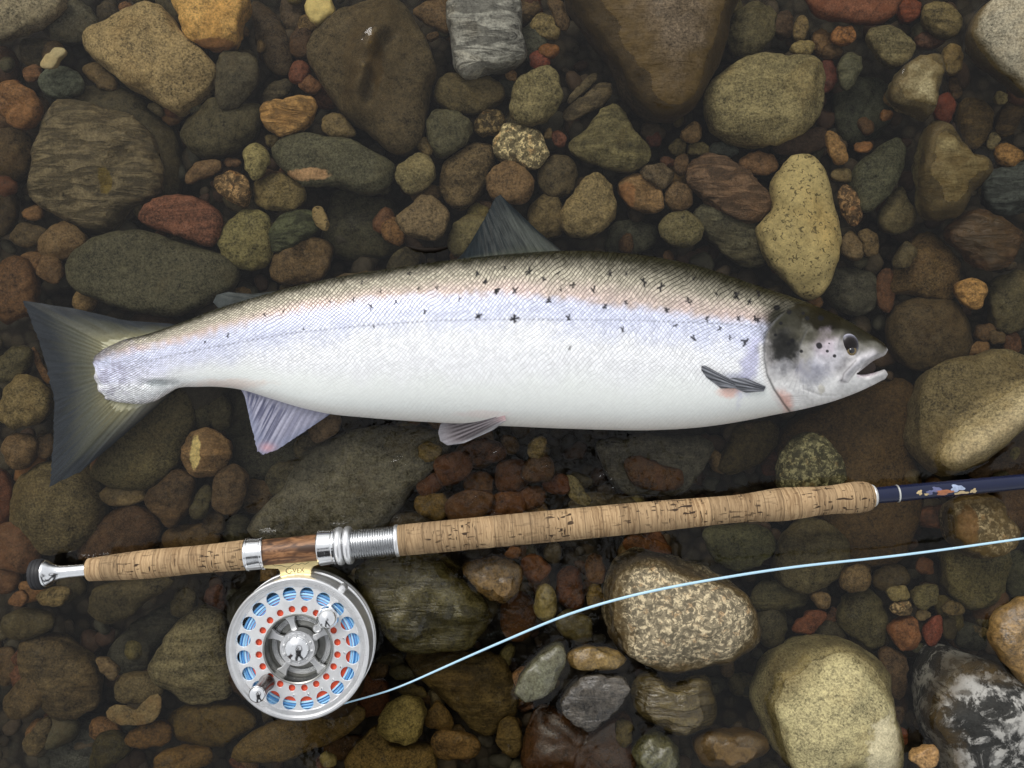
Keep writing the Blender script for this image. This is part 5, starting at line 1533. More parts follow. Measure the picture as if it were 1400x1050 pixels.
def cork_material():
    t = NT('cork')
    tc = t.n('TexCoord').outputs['Object']
    sp = t.n('SeparateXYZ')
    t.put(sp.inputs[0], tc)
    L = sp.outputs[2]
    warp = t.math('MULTIPLY', t.noise(tc, 70, 3, 0.6), 0.004)
    Lw = t.math('ADD', L, warp)
    ringv = t.n('CombineXYZ')
    t.put(ringv.inputs[2], Lw)
    ringv2 = t.n('CombineXYZ')
    t.put(ringv2.inputs[2], Lw)
    t.put(ringv2.inputs[0], t.math('MULTIPLY', sp.outputs[0], 0.07))
    rings = t.noise(ringv2.outputs[0], 620, 3, 0.7)
    broad = t.noise(ringv.outputs[0], 60, 2, 0.5)
    disc = t.n('TexWhiteNoise', noise_dimensions='1D')
    t.put(disc.inputs['W'], t.math('FLOOR', t.math('DIVIDE', L, 0.0127)))
    c = t.mix(t.ramp(rings, 0.36, 0.62), (0.20, 0.120, 0.057), (0.46, 0.315, 0.170))
    c = t.mix(t.math('MULTIPLY', t.ramp(broad, 0.35, 0.65), 0.45), c, (0.50, 0.350, 0.195))
    c = t.vmath('SCALE', c, t.math('ADD', 0.72, t.math('MULTIPLY', disc.outputs['Value'], 0.42)))
    grime = t.ramp(t.noise(tc, 30, 4, 0.65), 0.46, 0.70)
    c = t.mix(t.math('MULTIPLY', grime, 0.45), c, (0.22, 0.15, 0.085))
    # bark pits: short dark dashes, some along the rod, some around it
    mp = t.n('Mapping'); t.put(mp.inputs['Vector'], tc); mp.inputs['Scale'].default_value = (520, 520, 150)
    pit = t.noise(mp.outputs[0], 1.0, 1, 0.4)
    p1 = t.ramp(pit, 0.63, 0.665)
    mp2 = t.n('Mapping'); t.put(mp2.inputs['Vector'], tc); mp2.inputs['Scale'].default_value = (150, 150, 800); mp2.inputs['Location'].default_value = (3, 5, 7)
    p2 = t.ramp(t.noise(mp2.outputs[0], 1.0, 1, 0.4), 0.665, 0.70)
    gate = t.ramp(t.noise(tc, 45, 2, 0.5), 0.42, 0.58)
    pits = t.math('MULTIPLY', t.math('MAXIMUM', p1, p2), t.math('ADD', 0.25, t.math('MULTIPLY', gate, 0.75)))
    seam = t.math('ABSOLUTE', t.math('SUBTRACT', t.math('FRACT', t.math('DIVIDE', L, 0.0127)), 0.5))
    sm = t.math('MULTIPLY', t.ramp(seam, 0.462, 0.5), 0.6)
    c = t.mix(t.math('MAXIMUM', t.math('MULTIPLY', pits, 0.95), sm), c, (0.030, 0.016, 0.009))
    hg = t.math('SUBTRACT', t.math('MULTIPLY', rings, 0.5), t.math('MULTIPLY', pits, 1.3))
    return t.finish(c, 0.72, 0, 0.25, t.bump(hg, 0.5, 0.0008))

def metal_material(name, col=(0.80, 0.81, 0.82), rough=0.22, scratch=0.5, sc=220):
    t = NT(name)
    tc = t.n('TexCoord').outputs['Object']
    n1_ = t.noise(tc, sc, 4, 0.65)
    mp = t.n('Mapping'); t.put(mp.inputs['Vector'], tc); mp.inputs['Scale'].default_value = (90, 900, 900); mp.inputs['Rotation'].default_value = (0, 0, 0.7)
    scr = t.ramp(t.noise(mp.outputs[0], 1.0, 2, 0.6), 0.66, 0.74)
    c = t.vmath('SCALE', col, t.math('ADD', 0.86, t.math('MULTIPLY', n1_, 0.22)))
    c = t.mix(t.math('MULTIPLY', scr, scratch), c, (0.35, 0.35, 0.36))
    r = t.math('ADD', rough - 0.07, t.math('MULTIPLY', n1_, 0.16))
    return t.finish(c, r, 1.0, 0.5, t.bump(t.math('SUBTRACT', n1_, scr), 0.12, 0.0004))

CORK = cork_material()
CHROME = metal_material('polished_silver', (0.86, 0.87, 0.88), 0.13, 0.25)
SILVER = metal_material('satin_silver', (0.92, 0.925, 0.93), 0.33, 0.45)
SILVER.node_tree.nodes['Principled BSDF'].inputs['Metallic'].default_value = 0.88
THREADM = metal_material('threaded_silver', (0.62, 0.63, 0.64), 0.28, 0.3)
RUBBER = simple_material('black_rubber', (0.018, 0.018, 0.020), 0.55, 0, 0.4, 0.3, 200, 0.2)

rod_part('butt_cap', [(42.5, 0), (43, 12), (44, 17), (46, 20), (50, 21), (51.2, 20.4), (52.4, 21), (55.2, 21.2), (56.4, 20.5), (57.6, 20.8), (61, 19.5), (62, 10)], RUBBER)
rod_part('pommel', [(61, 12), (61, 18.3), (63, 18.6), (66, 17.6), (71, 13.8), (77, 10.8), (84, 9.3), (96, 8.7), (112, 8.7), (120.5, 9.0), (121, 5)], CHROME)
rod_part('rear_grip', [(120.6, 4), (120.6, 14.5), (122, 15.6), (135, 16.2), (155, 17.6), (180, 19.0), (205, 19.6), (235, 19.4), (265, 18.9), (300, 19.4), (325, 20.4), (340, 20.8), (340.2, 8)], CORK, 64)
hood = rod_part('reel_seat_hood', [(337, 15), (337, 22.4), (338.6, 23.2), (340.4, 23.2), (341.2, 22.5), (358, 22.0), (359, 22.9), (361.5, 22.9), (362.6, 22.0), (362.6, 17)], CHROME, 24, 20)
def wood_material():
    t = NT('figured_wood')
    tc = t.n('TexCoord').outputs['Object']
    mp = t.n('Mapping'); t.put(mp.inputs['Vector'], tc)
    mp.inputs['Rotation'].default_value = (0.5, 0.3, 0.2); mp.inputs['Scale'].default_value = (300, 300, 60)
    g = t.noise(mp.outputs[0], 1.0, 4, 0.65, 1.2)
    mp2 = t.n('Mapping'); t.put(mp2.inputs['Vector'], tc); mp2.inputs['Rotation'].default_value = (0.7, 0, 0.4); mp2.inputs['Scale'].default_value = (40, 110, 40)
    g2 = t.noise(mp2.outputs[0], 1.0, 2, 0.5, 0.6)
    c = t.mix(t.ramp(g, 0.35, 0.65), (0.085, 0.036, 0.015), (0.30, 0.150, 0.068))
    c = t.mix(t.ramp(g2, 0.52, 0.58), c, (0.055, 0.026, 0.013))
    return t.finish(c, 0.45, 0, 0.35, None, 0.0)
rod_part('wood_insert', [(362, 10), (362, 18.6), (437, 18.8), (437, 10)], wood_material(), 48)
rod_part('sliding_hood', [(436, 15), (436, 23.5), (437.5, 24.6), (440, 24.4), (455, 23.6), (456.5, 24.6), (459.2, 24.6), (460, 21), (463, 20.5)], CHROME, 24, 20)
for x0 in (460.5, 472.3):
    rod_part('locking_ring', [(x0, 18), (x0, 23.5), (x0 + 1.2, 25.4), (x0 + 4.5, 26.2), (x0 + 8, 25.4), (x0 + 9.3, 23.5), (x0 + 9.3, 18)], SILVER, 48, 60)
prof = []
x = 482.0
while x < 540.5:
    prof += [(x, 18.4), (x + 1.3, 20.2), (x + 2.3, 20.2)]
    x += 3.35
rod_part('threaded_barrel', [(470, 17)] + prof + [(541, 17)], THREADM, 48, 20)
rod_part('winding_check', [(540.5, 15), (540.5, 21.2), (541.6, 21.9), (544.6, 21.9), (545.6, 21.2), (545.6, 15)], SILVER, 48, 40)
rod_part('fore_grip', [(545, 10), (545, 21.0), (560, 21.3), (620, 21.6), (700, 21.6), (780, 21.6), (850, 21.3), (910, 20.6), (960, 19.4), (1000, 18.7), (1020, 19.2), (1040, 20.9), (1060, 22.4), (1075, 22.7),
                       (1095, 21.4), (1118, 19.5), (1140, 19.6), (1160, 21.0), (1172, 21.6), (1182, 20.8), (1189, 18.6), (1193.5, 14.5), (1194, 8)], CORK, 64)
WHITE = simple_material('white_check', (0.72, 0.72, 0.70), 0.35, 0.3, 0.5, 0.4, 500, 0.2)
rod_part('front_check', [(1192.5, 10), (1192.5, 14.6), (1194, 15.2), (1196, 13.8), (1197.2, 12.4), (1197.2, 9)], WHITE)
NAVY = simple_material('navy_lacquer', (0.006, 0.010, 0.036), 0.20, 0.0, 0.45, 0.3, 60, 0.0, 0.0)
blank = rod_part('rod_blank', [(1190, 11), (1226, 11.4), (1240, 11.2), (1420, 10.2), (1800, 8.5)], NAVY)
rod_part('wrap_ring', [(1225.5, 11.2), (1225.8, 12.0), (1227.8, 12.0), (1228.2, 11.2)], simple_material('silver_wrap', (0.6, 0.6, 0.56), 0.3, 0.6), parent=None)

def blank_patch(name, xc, lx, ac, la, mat, seed, rr=11.35):
    """thin printed mark lying on the round blank"""
    rs_ = random.Random(seed)
    V, F = [], []
    n_, m_ = 26, 5
    V.append((ac, xc))
    for j in range(1, m_ + 1):
        for i in range(n_):
            a = 2 * math.pi * i / n_
            q = j / m_ * (1 + 0.22 * math.sin(3 * a + seed) + 0.16 * math.sin(5 * a + 2 * seed))
            V.append((ac + la * q * math.sin(a), xc + lx * q * math.cos(a)))
    P = []
    for (a, xx) in V:
        r = rr * KR
        P.append((r * math.sin(a), r * math.cos(a), rl(xx)))
    for i in range(n_): F.append((0, 1 + i, 1 + (i + 1) % n_))
    for j in range(m_ - 1):
        for i in range(n_):
            k = (i + 1) % n_
            F.append((1 + j * n_ + i, 1 + (j + 1) * n_ + i, 1 + (j + 1) * n_ + k, 1 + j * n_ + k))
    return mesh_obj(name, P, F, mat, rod)
OR_ = simple_material('print_orange', (0.34, 0.12, 0.045), 0.25, 0, 0.5, 1.2, 500, 0, 0.5)
BL_ = simple_material('print_pale_blue', (0.30, 0.36, 0.50), 0.25, 0, 0.5, 1.2, 500, 0, 0.5)
GO_ = simple_material('print_gold', (0.55, 0.42, 0.22), 0.25, 0.3, 0.5, 1.0, 500, 0, 0.5)
DB_ = simple_material('print_slate_blue', (0.10, 0.11, 0.22), 0.25, 0, 0.5, 1.0, 500, 0, 0.5)
# which way is the sky from the blank: +upv is local y
for args in ((1286, 11, -0.25, 0.36, OR_, 1), (1304, 9, 0.1, 0.42, BL_, 2), (1310, 10, -0.55, 0.22, GO_, 3), (1326, 4.5, -0.45, 0.30, GO_, 4), (1253, 3.5, 0.0, 0.3, GO_, 5), (1267, 4.5, -0.1, 0.3, DB_, 6), (1262, 3.0, -0.3, 0.14, GO_, 7), (1276, 6, 0.2, 0.3, DB_, 8)):
    blank_patch('printed_emblem', *args)

# ------------------------------------------------------------------ the reel
RC = W(406.5, 888, 0.042)
RU = PXM * (CAM_H - 0.042) / CAM_H              # metres per picture pixel on the reel's face
reel = empty('fly_reel', (RC.x, RC.y, 0.002))
tag(reel, 'round silver fly reel with ported face and blue line clamped under the rod', 'fishing reel')
REEL_M = Matrix.Translation((0, 0, -0.002))      # heights below are above the water
def rp(name, prof, mat, n=96, closed=False, sharp=30, parent=None, at=(0, 0), caps=True):
    M = Matrix.Translation((at[0] * RU, -at[1] * RU, -0.002))
    return lathe(name, [(max(r, 1e-6) * RU, z) for r, z in prof], n, mat, parent or reel, M, closed, True, sharp, caps)
FACE = metal_material('brushed_face', (0.95, 0.955, 0.96), 0.40, 0.30)
FACE.node_tree.nodes['Principled BSDF'].inputs['Metallic'].default_value = 0.8
DARKM = metal_material('shadowed_steel', (0.30, 0.30, 0.30), 0.35, 0.2)
rp('frame', [(93, 0.009), (98.5, 0.0095), (99.8, 0.0105), (99.8, 0.0130), (98.6, 0.0137), (98.6, 0.0155), (99.6, 0.0160), (99.6, 0.0185), (97, 0.0190), (93, 0.0190), (92, 0.017), (92, 0.010)], SILVER, 96, True)
rp('back_plate', [(0, 0.0092), (92.5, 0.0092), (92.5, 0.0110), (0, 0.0110)], SILVER, 64)
for k in range(5):
    a = 0.4 + k * 2 * math.pi / 5
    rp('frame_pillar', [(3.2, 0.0185), (3.2, 0.022)], SILVER, 16, at=(93.5 * math.cos(a), 93.5 * math.sin(a)))
rp('spool_rim', [(91, 0.0405), (92.5, 0.0412), (93.2, 0.0422), (96.2, 0.0424), (98, 0.0415), (98.8, 0.0395), (98.8, 0.0345), (98.0, 0.0335), (98.0, 0.0305), (98.8, 0.0295), (98.8, 0.0225), (97.5, 0.0208), (94, 0.0206), (90.5, 0.022), (90.5, 0.039)], SILVER, 128, True)
rp('rim_groove', [(85.2, 0.0402), (86, 0.0408), (90.6, 0.0409), (91.2, 0.0402), (91.2, 0.0390), (85.2, 0.0390)], SILVER, 96, True)
# face with twenty large ports and twenty small ones
def ported_face():
    V, F = [], []
    zt, zb = 0.0398, 0.0383
    def P(ang, r, z):
        return (r * RU * math.sin(ang), r * RU * math.cos(ang), z - 0.002)
    K = 6
    sq = []
    for i in range(K): sq.append((-1 + 2 * i / K, -1))
    for i in range(K): sq.append((1, -1 + 2 * i / K))
    for i in range(K): sq.append((1 - 2 * i / K, 1))
    for i in range(K): sq.append((-1, 1 - 2 * i / K))
    n_ = len(sq)
    for (r0, r1, rh, hr) in ((61.5, 86.5, 75.6, 9.4), (47.5, 61.5, 54.5, 4.6)):
        for k in range(20):
            ac = math.radians(9 + 18 * k)
            b = len(V)
            ring0, ring1, ring2, ring3 = [], [], [], []
            for (u, w) in sq:
                ang = ac + u * math.radians(9)
                r = (r0 + r1) / 2 + w * (r1 - r0) / 2
                ring0.append(P(ang, r, zt))
                # direction in the local tangent frame
                dx, dy = r * math.sin(ang - ac), r * math.cos(ang - ac) - rh
                L = math.hypot(dx, dy)
                for ring, rr_, z in ((ring1, hr + 0.55, zt), (ring2, hr, zt - 0.0003), (ring3, hr, zb)):
                    x_, y_ = dx / L * rr_, rh + dy / L * rr_
                    x2, y2 = x_ * math.cos(ac) + y_ * math.sin(ac), -x_ * math.sin(ac) + y_ * math.cos(ac)
                    ring.append((x2 * RU, y2 * RU, z - 0.002))
            V += ring0 + ring1 + ring2 + ring3
            for j in range(3):
                for i in range(n_):
                    q = (i + 1) % n_
                    F.append((b + j * n_ + i, b + j * n_ + q, b + (j + 1) * n_ + q, b + (j + 1) * n_ + i))
    o = mesh_obj('face_plate', V, F, FACE, reel)
    bm = bmesh.new(); bm.from_mesh(o.data)
    bmesh.ops.remove_doubles(bm, verts=bm.verts, dist=2e-6)
    bmesh.ops.recalc_face_normals(bm, faces=bm.faces)
    bm.to_mesh(o.data); bm.free()
    o.data.polygons.foreach_set('use_smooth', [True] * len(o.data.polygons))
    o.data.set_sharp_from_angle(angle=math.radians(25))
    return o
fp = ported_face()

def wound_material(name, c0, c1, fr):
    t = NT(name)
    tc = t.n('TexCoord').outputs['Object']
    ln = t.n('VectorMath', operation='LENGTH')
    t.put(ln.inputs[0], t.vmath('MULTIPLY', tc, (1, 1, 0)))
    cv = t.n('CombineXYZ'); t.put(cv.inputs[0], ln.outputs['Value'])
    wv = t.n('CombineXYZ')
    t.put(wv.inputs[0], t.math('ADD', ln.outputs['Value'], t.math('MULTIPLY', t.noise(tc, 60, 1, 0.5), 0.002)))
    st = t.noise(wv.outputs[0], fr, 2, 0.7)
    c = t.mix(t.ramp(st, 0.36, 0.64), c0, c1)
    return t.finish(c, 0.35, 0, 0.5)
prof = []
r = 69.0
while r < 83:
    prof += [(r, 0.0366), (r + 0.9, 0.0377), (r + 1.9, 0.0380), (r + 2.9, 0.0377), (r + 3.8, 0.0366)]
    r += 3.8
rp('line_winding', prof + [(86, 0.024), (69, 0.024)], wound_material('blue_line_winding', (0.03, 0.22, 0.56), (0.45, 0.76, 0.95), 480), 96, True, 80, at=(1.5, 4.5))
rp('backing_winding', [(48.3, 0.0372), (58, 0.0374), (79, 0.0366), (79, 0.024), (48.3, 0.024)], wound_material('orange_backing', (0.80, 0.075, 0.030), (0.92, 0.14, 0.06), 1200), 96, True)
hub = rp('hub_well', [(48.2, 0.0395), (48.2, 0.0410), (47.2, 0.0416), (45.6, 0.0410), (45.0, 0.0390), (44.2, 0.0270), (2, 0.0270)], metal_material('well_steel', (0.30, 0.30, 0.28), 0.3, 0.2), 96, caps=False)
for k, a in enumerate((0.52, 1.9, 2.75, 4.1, 5.45)):
    bm = bmesh.new()
    pts_ = [(20, 5.2), (30, 3.6), (38, 4.2), (44.6, 8.0), (44.6, -8.0), (38, -4.2), (30, -3.6), (20, -5.2)]
    ca, sa = math.cos(a), math.sin(a)
    prism('spoke', [((x_ * ca - y_ * sa) * RU, (x_ * sa + y_ * ca) * RU) for x_, y_ in pts_], 0.0300 - 0.002, 0.0335 - 0.002, SILVER, reel, 0.0004)
    bm.free()
for k, a in enumerate((1.2, 3.4, 4.8, 0.0)):
    rp('drag_ring', [(33 + 2.2 * k, 0.0270), (34.2 + 2.2 * k, 0.0281), (35.2 + 2.2 * k, 0.0270)], SILVER, 64, caps=False)
rp('hub', [(25, 0.030), (25, 0.0385), (24, 0.0396), (21.5, 0.0396), (20.6, 0.0388), (17.6, 0.0388), (17.0, 0.0380), (8, 0.0380)], SILVER, 64, at=(-1, 0))
rp('drag_knob', [(16.2, 0.0370), (16.4, 0.0400), (15.4, 0.0418), (12, 0.0432), (7, 0.0440), (0, 0.0443)], CHROME, 48, at=(-1.5, 0.5))
for k in range(10):
    a = k * 2 * math.pi / 10 + 0.2
    rp('knob_notch', [(1.5, 0.0385), (1.5, 0.0400), (0.9, 0.0404), (0, 0.0404)], SILVER, 10, at=(-1 + 19.2 * math.cos(a), 19.2 * math.sin(a)))
la = rp('spool_latch', [(6.6, 0.033), (6.6, 0.0405), (5.4, 0.0415), (4.0, 0.0415), (3.4, 0.0408), (0, 0.0408)], SILVER, 32, at=(27, -28))
# handle and counterweight
hx, hy = -42.5, 46.0
handle = rp('handle', [(11.0, 0.0400), (11.2, 0.0412), (10.6, 0.0430), (9.2, 0.0465), (9.0, 0.0510), (9.6, 0.0570), (10.6, 0.0630), (10.8, 0.0665), (8.5, 0.0668)], simple_material('dark_rosewood', (0.022, 0.008, 0.006), 0.25, 0, 0.4, 0.9, 160, 0, 0.0), 40, at=(hx, hy), sharp=50)
cap = rp('handle_cap', [(9.4, 0.0664), (10.9, 0.0670), (10.9, 0.0680), (9.4, 0.0692), (5, 0.0700), (0, 0.0702)], CHROME, 40, parent=None, at=(hx, hy), sharp=50)
rp('counterweight', [(15.0, 0.0396), (15.4, 0.0410), (15.4, 0.0435), (14.3, 0.0466), (11, 0.0492), (6, 0.0510), (0, 0.0515)], CHROME, 48, at=(42, -44), sharp=50)
for k in (4, 5, 6, 7, 8, 9, 10):
    a = math.radians(18 * k + 5)
    rp('rivet', [(1.6, 0.0397), (1.5, 0.0404), (0.8, 0.0408), (0, 0.0408)], CHROME, 12, at=(64 * math.sin(a), -64 * math.cos(a)))
rp('rim_button', [(5.5, 0.030), (5.5, 0.0375), (4.6, 0.0385), (0, 0.0388)], SILVER, 24, at=(60, -81))
# foot: gold plate clamped in the reel seat
fz = 0.0275
def fpt(x_, y_):
    p_ = W(x_, y_, fz)
    return (p_.x - reel.location.x, p_.y - reel.location.y)
GOLD = metal_material('gold_anodised', (0.86, 0.70, 0.36), 0.34, 0.2)
foot = prism('reel_foot', [fpt(*q) for q in ((355, 762), (440, 754), (441, 769.5), (428, 774.5), (425.5, 779), (425, 800), (383, 800), (382.6, 781), (380, 777.5), (357, 777))], 0.0225 - 0.002, fz - 0.002, GOLD, reel, 0.0004)
ENG = simple_material('engraving', (0.13, 0.105, 0.055), 0.6, 0.2, 0.3, 0.3, 400, 0)
def lettering(txt, size, x_, y_, rot):
    cu = bpy.data.curves.new('lettering', 'FONT')
    cu.body = txt
    cu.size = size
    cu.extrude = 0.00006
    cu.resolution_u = 3
    tmp = bpy.data.objects.new('lettering', cu)
    C.objects.link(tmp)
    bpy.context.view_layer.update()
    me_ = bpy.data.meshes.new_from_object(tmp.evaluated_get(bpy.context.evaluated_depsgraph_get()))
    bpy.data.objects.remove(tmp)
    me_.materials.append(ENG)
    o = bpy.data.objects.new('lettering', me_)
    C.objects.link(o)
    o.parent = foot
    p_ = fpt(x_, y_)
    o.location = (p_[0], p_[1], fz - 0.002 + 0.00008)
    o.rotation_euler = (0, 0, rot)
    return o
lettering('C', 0.0062, 390.2, 784.5, 0.05)
lettering('-VEX', 0.0046, 397.4, 783.4, 0.07)
sq_ = [(372, 771.8), (376, 773.6), (384, 773.0), (391, 775.2), (397, 774.6), (403, 770.5), (408, 772.2), (413, 769.6), (417, 771.5), (422, 768.8)]
tube('engraved_line', [(*fpt(*q), fz - 0.002) for q in sq_], 0.00022, 6, ENG, foot)

# ------------------------------------------------------------------ the fly line
LN = [(470, 962, .026, 1.8), (482, 958.5, .024, 1.9), (510, 951, .020, 2.0), (545, 940, .016, 2.1), (590, 920, .014, 2.4), (640, 897.5, .016, 2.6), (700, 871.5, .020, 2.8), (760, 846, .026, 2.9), (800, 832, .031, 3.0), (850, 817.5, .0345, 3.0),
      (900, 806, .0355, 3.0), (950, 796.5, .0355, 3.0), (1000, 788, .033, 3.0), (1060, 778.5, .028, 3.0), (1120, 771, .023, 2.9), (1200, 763, .018, 2.9), (1280, 753, .018, 2.8), (1340, 744.5, .021, 2.7), (1400, 736, .022, 2.6), (1500, 722, .018, 2.6), (1700, 700, .004, 2.6)]
m_ = len(LN)
uu = np.linspace(0, m_ - 1, 220)
pp = np.array(LN)
path = [W(np.interp(u, range(m_), pp[:, 0]), np.interp(u, range(m_), pp[:, 1]), np.interp(u, range(m_), pp[:, 2])) for u in uu]
path = [Vector(np.mean([path[max(0, min(len(path) - 1, i + d))] for d in range(-6, 7)], axis=0)) if 6 < i < len(path) - 7 else path[i] for i in range(len(path))]
rad = [np.interp(u, range(m_), pp[:, 3]) * PXM * 0.60 for u in uu]
t = NT('pale_blue_line')
tc_ = t.n('TexCoord').outputs['Object']
t.finish(t.mix(t.noise(tc_, 500, 2, 0.5), (0.40, 0.64, 0.80), (0.52, 0.74, 0.88)), 0.38, 0, 0.5)
tag(tube('fly_line', path, rad, 12, t.m), 'pale blue fly line running from the reel over the granite boulder', 'fishing line')

# dark twigs floating by the fish's back
TW = simple_material('wet_twig', (0.010, 0.007, 0.005), 0.6, 0, 0.1, 0.5, 300, 0.3)
tag(tube('twig', [W(557, 337, 0.001), W(566, 339.5, 0.003), (W(580, 342, 0.003)), W(596, 341.5, 0.003), W(612, 338.5, 0.001)], [0.0004, 0.0013, 0.0018, 0.0016, 0.0004], 10, TW),
    "black wet twig floating between the tan angular cobble and the fish's back", 'twig')

# ------------------------------------------------------------------ the person taking the picture, bent over the water
def skinned(name, chains, mat, parent=None, sub=2):
    """chains: lists of (x, y, z, radius); a chain may start at ('j', chain index, vertex index)"""
    V, E, R, start = [], [], [], []
    for ch in chains:
        ids = []
        for it in ch:
            if it[0] == 'j':
                ids.append(start[it[1]][it[2]])
            else:
                V.append(it[:3]); R.append(it[3]); ids.append(len(V) - 1)
        start.append(ids)
        E += list(zip(ids[:-1], ids[1:]))
    me = bpy.data.meshes.new(name)
    me.from_pydata(V, E, [])
    o = bpy.data.objects.new(name, me)
    C.objects.link(o)
    sk = o.modifiers.new('skin', 'SKIN')
    sk.use_smooth_shade = True
    for i, r_ in enumerate(R):
        r2 = r_ if hasattr(r_, '__len__') else (r_, r_)
        me.skin_vertices[0].data[i].radius = r2
        me.skin_vertices[0].data[i].use_root = (i == 0)
    ss = o.modifiers.new('smooth', 'SUBSURF')
    ss.levels = sub; ss.render_levels = sub
    me.materials.append(mat)
    if parent is not None: attach(o, parent)
    return o
CLOTH = simple_material('dark_waders', (0.022, 0.024, 0.022), 0.8, 0, 0.3, 0.5, 60, 0.3)
JACK = simple_material('dark_jacket', (0.020, 0.021, 0.024), 0.75, 0, 0.3, 0.5, 60, 0.3)
SKIN = simple_material('skin', (0.42, 0.25, 0.18), 0.5, 0, 0.4, 0.2, 80, 0.1)
HX = -0.11
person = empty('person', (HX, -0.740, BED_Z))
tag(person, 'person in dark waders and jacket bending over the water to photograph the fish', 'person')
skinned('body', [
    [(HX, -0.740, 0.72, (0.20, 0.15)), (HX, -0.700, 0.86, (0.22, 0.15)), (HX, -0.610, 1.00, (0.25, 0.15)), (HX, -0.510, 1.12, (0.25, 0.13)), (HX, -0.430, 1.21, (0.08, 0.08)), (HX, -0.380, 1.22, (0.06, 0.06))],
    [('j', 0, 3), (HX - 0.23, -0.490, 1.13, 0.085), (HX - 0.33, -0.380, 0.95, 0.065), (HX - 0.16, -0.200, 0.85, 0.050), (HX - 0.04, -0.035, 0.80, 0.032)],
    [('j', 0, 3), (HX + 0.23, -0.490, 1.13, 0.085), (HX + 0.36, -0.380, 0.95, 0.065), (HX + 0.28, -0.200, 0.85, 0.050), (HX + 0.20, -0.035, 0.80, 0.032)],
    [('j', 0, 0), (HX - 0.10, -0.740, 0.62, 0.105), (HX - 0.12, -0.680, 0.32, 0.075), (HX - 0.13, -0.740, 0.02, 0.055), (HX - 0.13, -0.710, -0.055, 0.048), (HX - 0.14, -0.580, -0.065, 0.040)],
    [('j', 0, 0), (HX + 0.10, -0.740, 0.62, 0.105), (HX + 0.12, -0.680, 0.32, 0.075), (HX + 0.13, -0.740, 0.02, 0.055), (HX + 0.13, -0.710, -0.055, 0.048), (HX + 0.14, -0.580, -0.065, 0.040)],
], JACK, person)
head = skinned('head', [[(HX, -0.390, 1.215, 0.055), (HX, -0.330, 1.225, (0.068, 0.075)), (HX, -0.270, 1.20, (0.078, 0.09)), (HX, -0.220, 1.155, (0.070, 0.075)), (HX, -0.205, 1.115, (0.045, 0.045))],
                        [('j', 0, 3), (HX, -0.195, 1.165, 0.018), (HX, -0.185, 1.150, 0.012)],
                        [('j', 0, 2), (HX - 0.085, -0.280, 1.19, 0.014)], [('j', 0, 2), (HX + 0.085, -0.280, 1.19, 0.014)]], SKIN, person)
skinned('cap', [[(HX, -0.335, 1.265, (0.070, 0.060)), (HX, -0.280, 1.275, (0.086, 0.05)), (HX, -0.210, 1.235, (0.080, 0.03)), (HX, -0.150, 1.20, (0.07, 0.010))]], JACK, person)
for sgn in (-1, 1):
    bx = (HX - 0.04) if sgn < 0 else (HX + 0.20)
    tx = -0.062 if sgn < 0 else 0.062
    ch = [[(bx, -0.035, 0.80, 0.024), ((bx + tx) / 2, -0.015, 0.79, (0.030, 0.016)), (tx + 0.012 * sgn, -0.005, 0.785, (0.034, 0.014))]]
    for q, (dy, L) in enumerate(((0.030, 0.050), (0.011, 0.056), (-0.009, 0.052), (-0.028, 0.042))):
        ch.append([('j', 0, 2), (tx + 0.004 * sgn, dy, 0.779, 0.0085), (tx - 0.010 * sgn, dy + 0.002, 0.7745, 0.008), (tx - 0.010 * sgn - sgn * L * 0.2, dy + 0.003, 0.7755, 0.007)])
    ch.append([('j', 0, 1), (tx + 0.022 * sgn, -0.038, 0.792, 0.010), (tx - 0.004 * sgn, -0.030, 0.7925, 0.009), (tx - 0.02 * sgn, -0.022, 0.7915, 0.008)])
    skinned('hand', ch, SKIN, person)
PH = simple_material('black_glass', (0.01, 0.01, 0.012), 0.08, 0, 0.6, 0, 100, 0)
ph = prism('phone', [(-0.0575, -0.029), (0.0575, -0.029), (0.0575, 0.029), (-0.0575, 0.029)], CAM_H + 0.028, CAM_H + 0.0375, PH, None, 0.003)
tag(ph, 'black phone held level over the fish in both hands', 'phone')

# ------------------------------------------------------------------ the water, drawn up slightly where things break its surface
bpy.context.view_layer.update()
dg = bpy.context.evaluated_depsgraph_get()
trees = []
for o in list(stone_objs) + list(rod.children) + list(reel.children):
    if o.type != 'MESH' or o.name.startswith(('dorsal', 'tail', 'adipose')): continue
    mw = o.matrix_world
    bb = [mw @ Vector(c) for c in o.bound_box]
    if max(b.z for b in bb) < 0.0005 or min(b.z for b in bb) > 0.003: continue
    verts = [mw @ v.co for v in o.data.vertices]
    trees.append((min(b.x for b in bb), max(b.x for b in bb), min(b.y for b in bb), max(b.y for b in bb), BVHTree.FromPolygons(verts, [tuple(p.vertices) for p in o.data.polygons])))
STEP = 0.0020
xs = np.arange(-0.44, 0.4401, STEP)
ys = np.arange(-0.34, 0.3401, STEP)
mask = np.zeros((len(ys), len(xs)))
DOWN = Vector((0, 0, -1))
for (x0, x1, y0, y1, tr) in trees:
    i0, i1 = max(0, int((x0 + 0.44) / STEP)), min(len(xs) - 1, int((x1 + 0.44) / STEP) + 1)
    j0, j1 = max(0, int((y0 + 0.34) / STEP)), min(len(ys) - 1, int((y1 + 0.34) / STEP) + 1)
    for j in range(j0, j1 + 1):
        for i in range(i0, i1 + 1):
            if mask[j, i] == 0:
                hit = tr.ray_cast(Vector((xs[i], ys[j], 0.0004 + 0.12)), DOWN, 0.12)
                if hit[0] is not None: mask[j, i] = 1
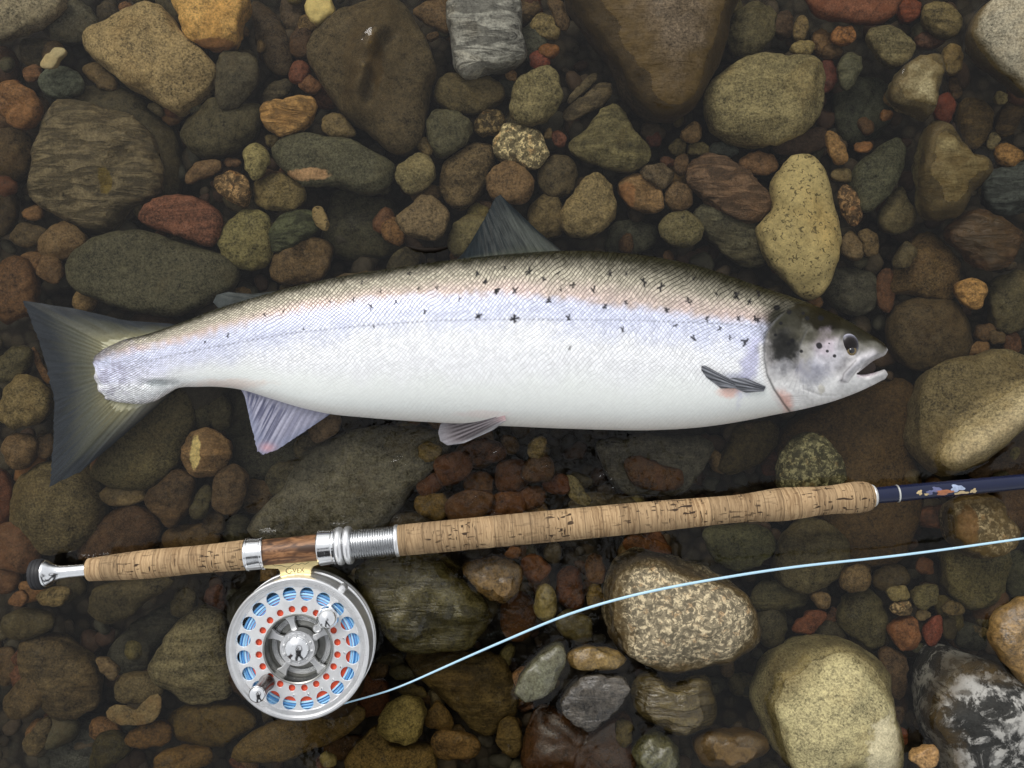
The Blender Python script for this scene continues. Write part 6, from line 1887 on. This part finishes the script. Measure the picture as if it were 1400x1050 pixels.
def blur(A, sg):
    n_ = int(3 * sg) + 1
    k = np.exp(-0.5 * (np.arange(-n_, n_ + 1) / sg) ** 2); k /= k.sum()
    A = np.apply_along_axis(lambda v: np.convolve(np.pad(v, n_, 'edge'), k, 'valid'), 0, A)
    return np.apply_along_axis(lambda v: np.convolve(np.pad(v, n_, 'edge'), k, 'valid'), 1, A)
men = 0.0018 * np.clip(blur(mask, 1.3) * 2, 0, 1)
ext = lambda a, lim: np.concatenate(([-lim, -8, -2, -0.8], a, [0.8, 2, 8, lim]))
X2, Y2 = ext(xs, 40), ext(ys, 40)
Zw = np.zeros((len(Y2), len(X2)))
Zw[4:-4, 4:-4] = men
GX, GY = np.meshgrid(X2, Y2)
Vw = np.stack((GX, GY, Zw), -1).reshape(-1, 3)
a, b = np.meshgrid(np.arange(len(Y2) - 1), np.arange(len(X2) - 1), indexing='ij')
a, b = a.ravel(), b.ravel()
nw = len(X2)
wme = fast_mesh('water', Vw, np.stack((a * nw + b, a * nw + b + 1, (a + 1) * nw + b + 1, (a + 1) * nw + b), 1))
t = NT('clear_river_water')
tc_ = t.n('TexCoord').outputs['Object']
rip = t.noise(tc_, 16, 2, 0.5, 0.4)
rip2 = t.noise(tc_, 60, 3, 0.5, 1.2)
# livelier ripples between the fish and the rod
geo = t.n('SeparateXYZ'); t.put(geo.inputs[0], tc_)
dx_ = t.math('DIVIDE', t.math('SUBTRACT', geo.outputs[0], -0.01), 0.12)
dy_ = t.math('DIVIDE', t.math('SUBTRACT', geo.outputs[1], -0.075), 0.05)
loc = t.math('SUBTRACT', 1.0, t.ramp(t.math('ADD', t.math('MULTIPLY', dx_, dx_), t.math('MULTIPLY', dy_, dy_)), 0.3, 1.6))
hgt = t.math('ADD', t.math('MULTIPLY', rip, 1.0), t.math('MULTIPLY', rip2, t.math('ADD', 0.45, t.math('MULTIPLY', loc, 1.9))))
nb = t.bump(hgt, 1.0, 0.0011)
fr = t.n('Fresnel'); fr.inputs['IOR'].default_value = 1.333
t.put(fr.inputs['Normal'], nb)
gl = t.n('BsdfGlossy'); gl.inputs['Roughness'].default_value = 0.0
t.put(gl.inputs['Normal'], nb)
tr = t.n('BsdfTransparent'); tr.inputs['Color'].default_value = (0.97, 0.955, 0.89, 1)
mx = t.n('MixShader')
t.put(mx.inputs[0], fr.outputs[0])
t.t.links.new(tr.outputs[0], mx.inputs[1])
t.t.links.new(gl.outputs[0], mx.inputs[2])
t.t.links.new(mx.outputs[0], t.out.inputs['Surface'])
wme.materials.append(t.m)
water = bpy.data.objects.new('water', wme)
C.objects.link(water)
tag(water, 'shallow clear river water reflecting the grey sky', None, None, 'structure')
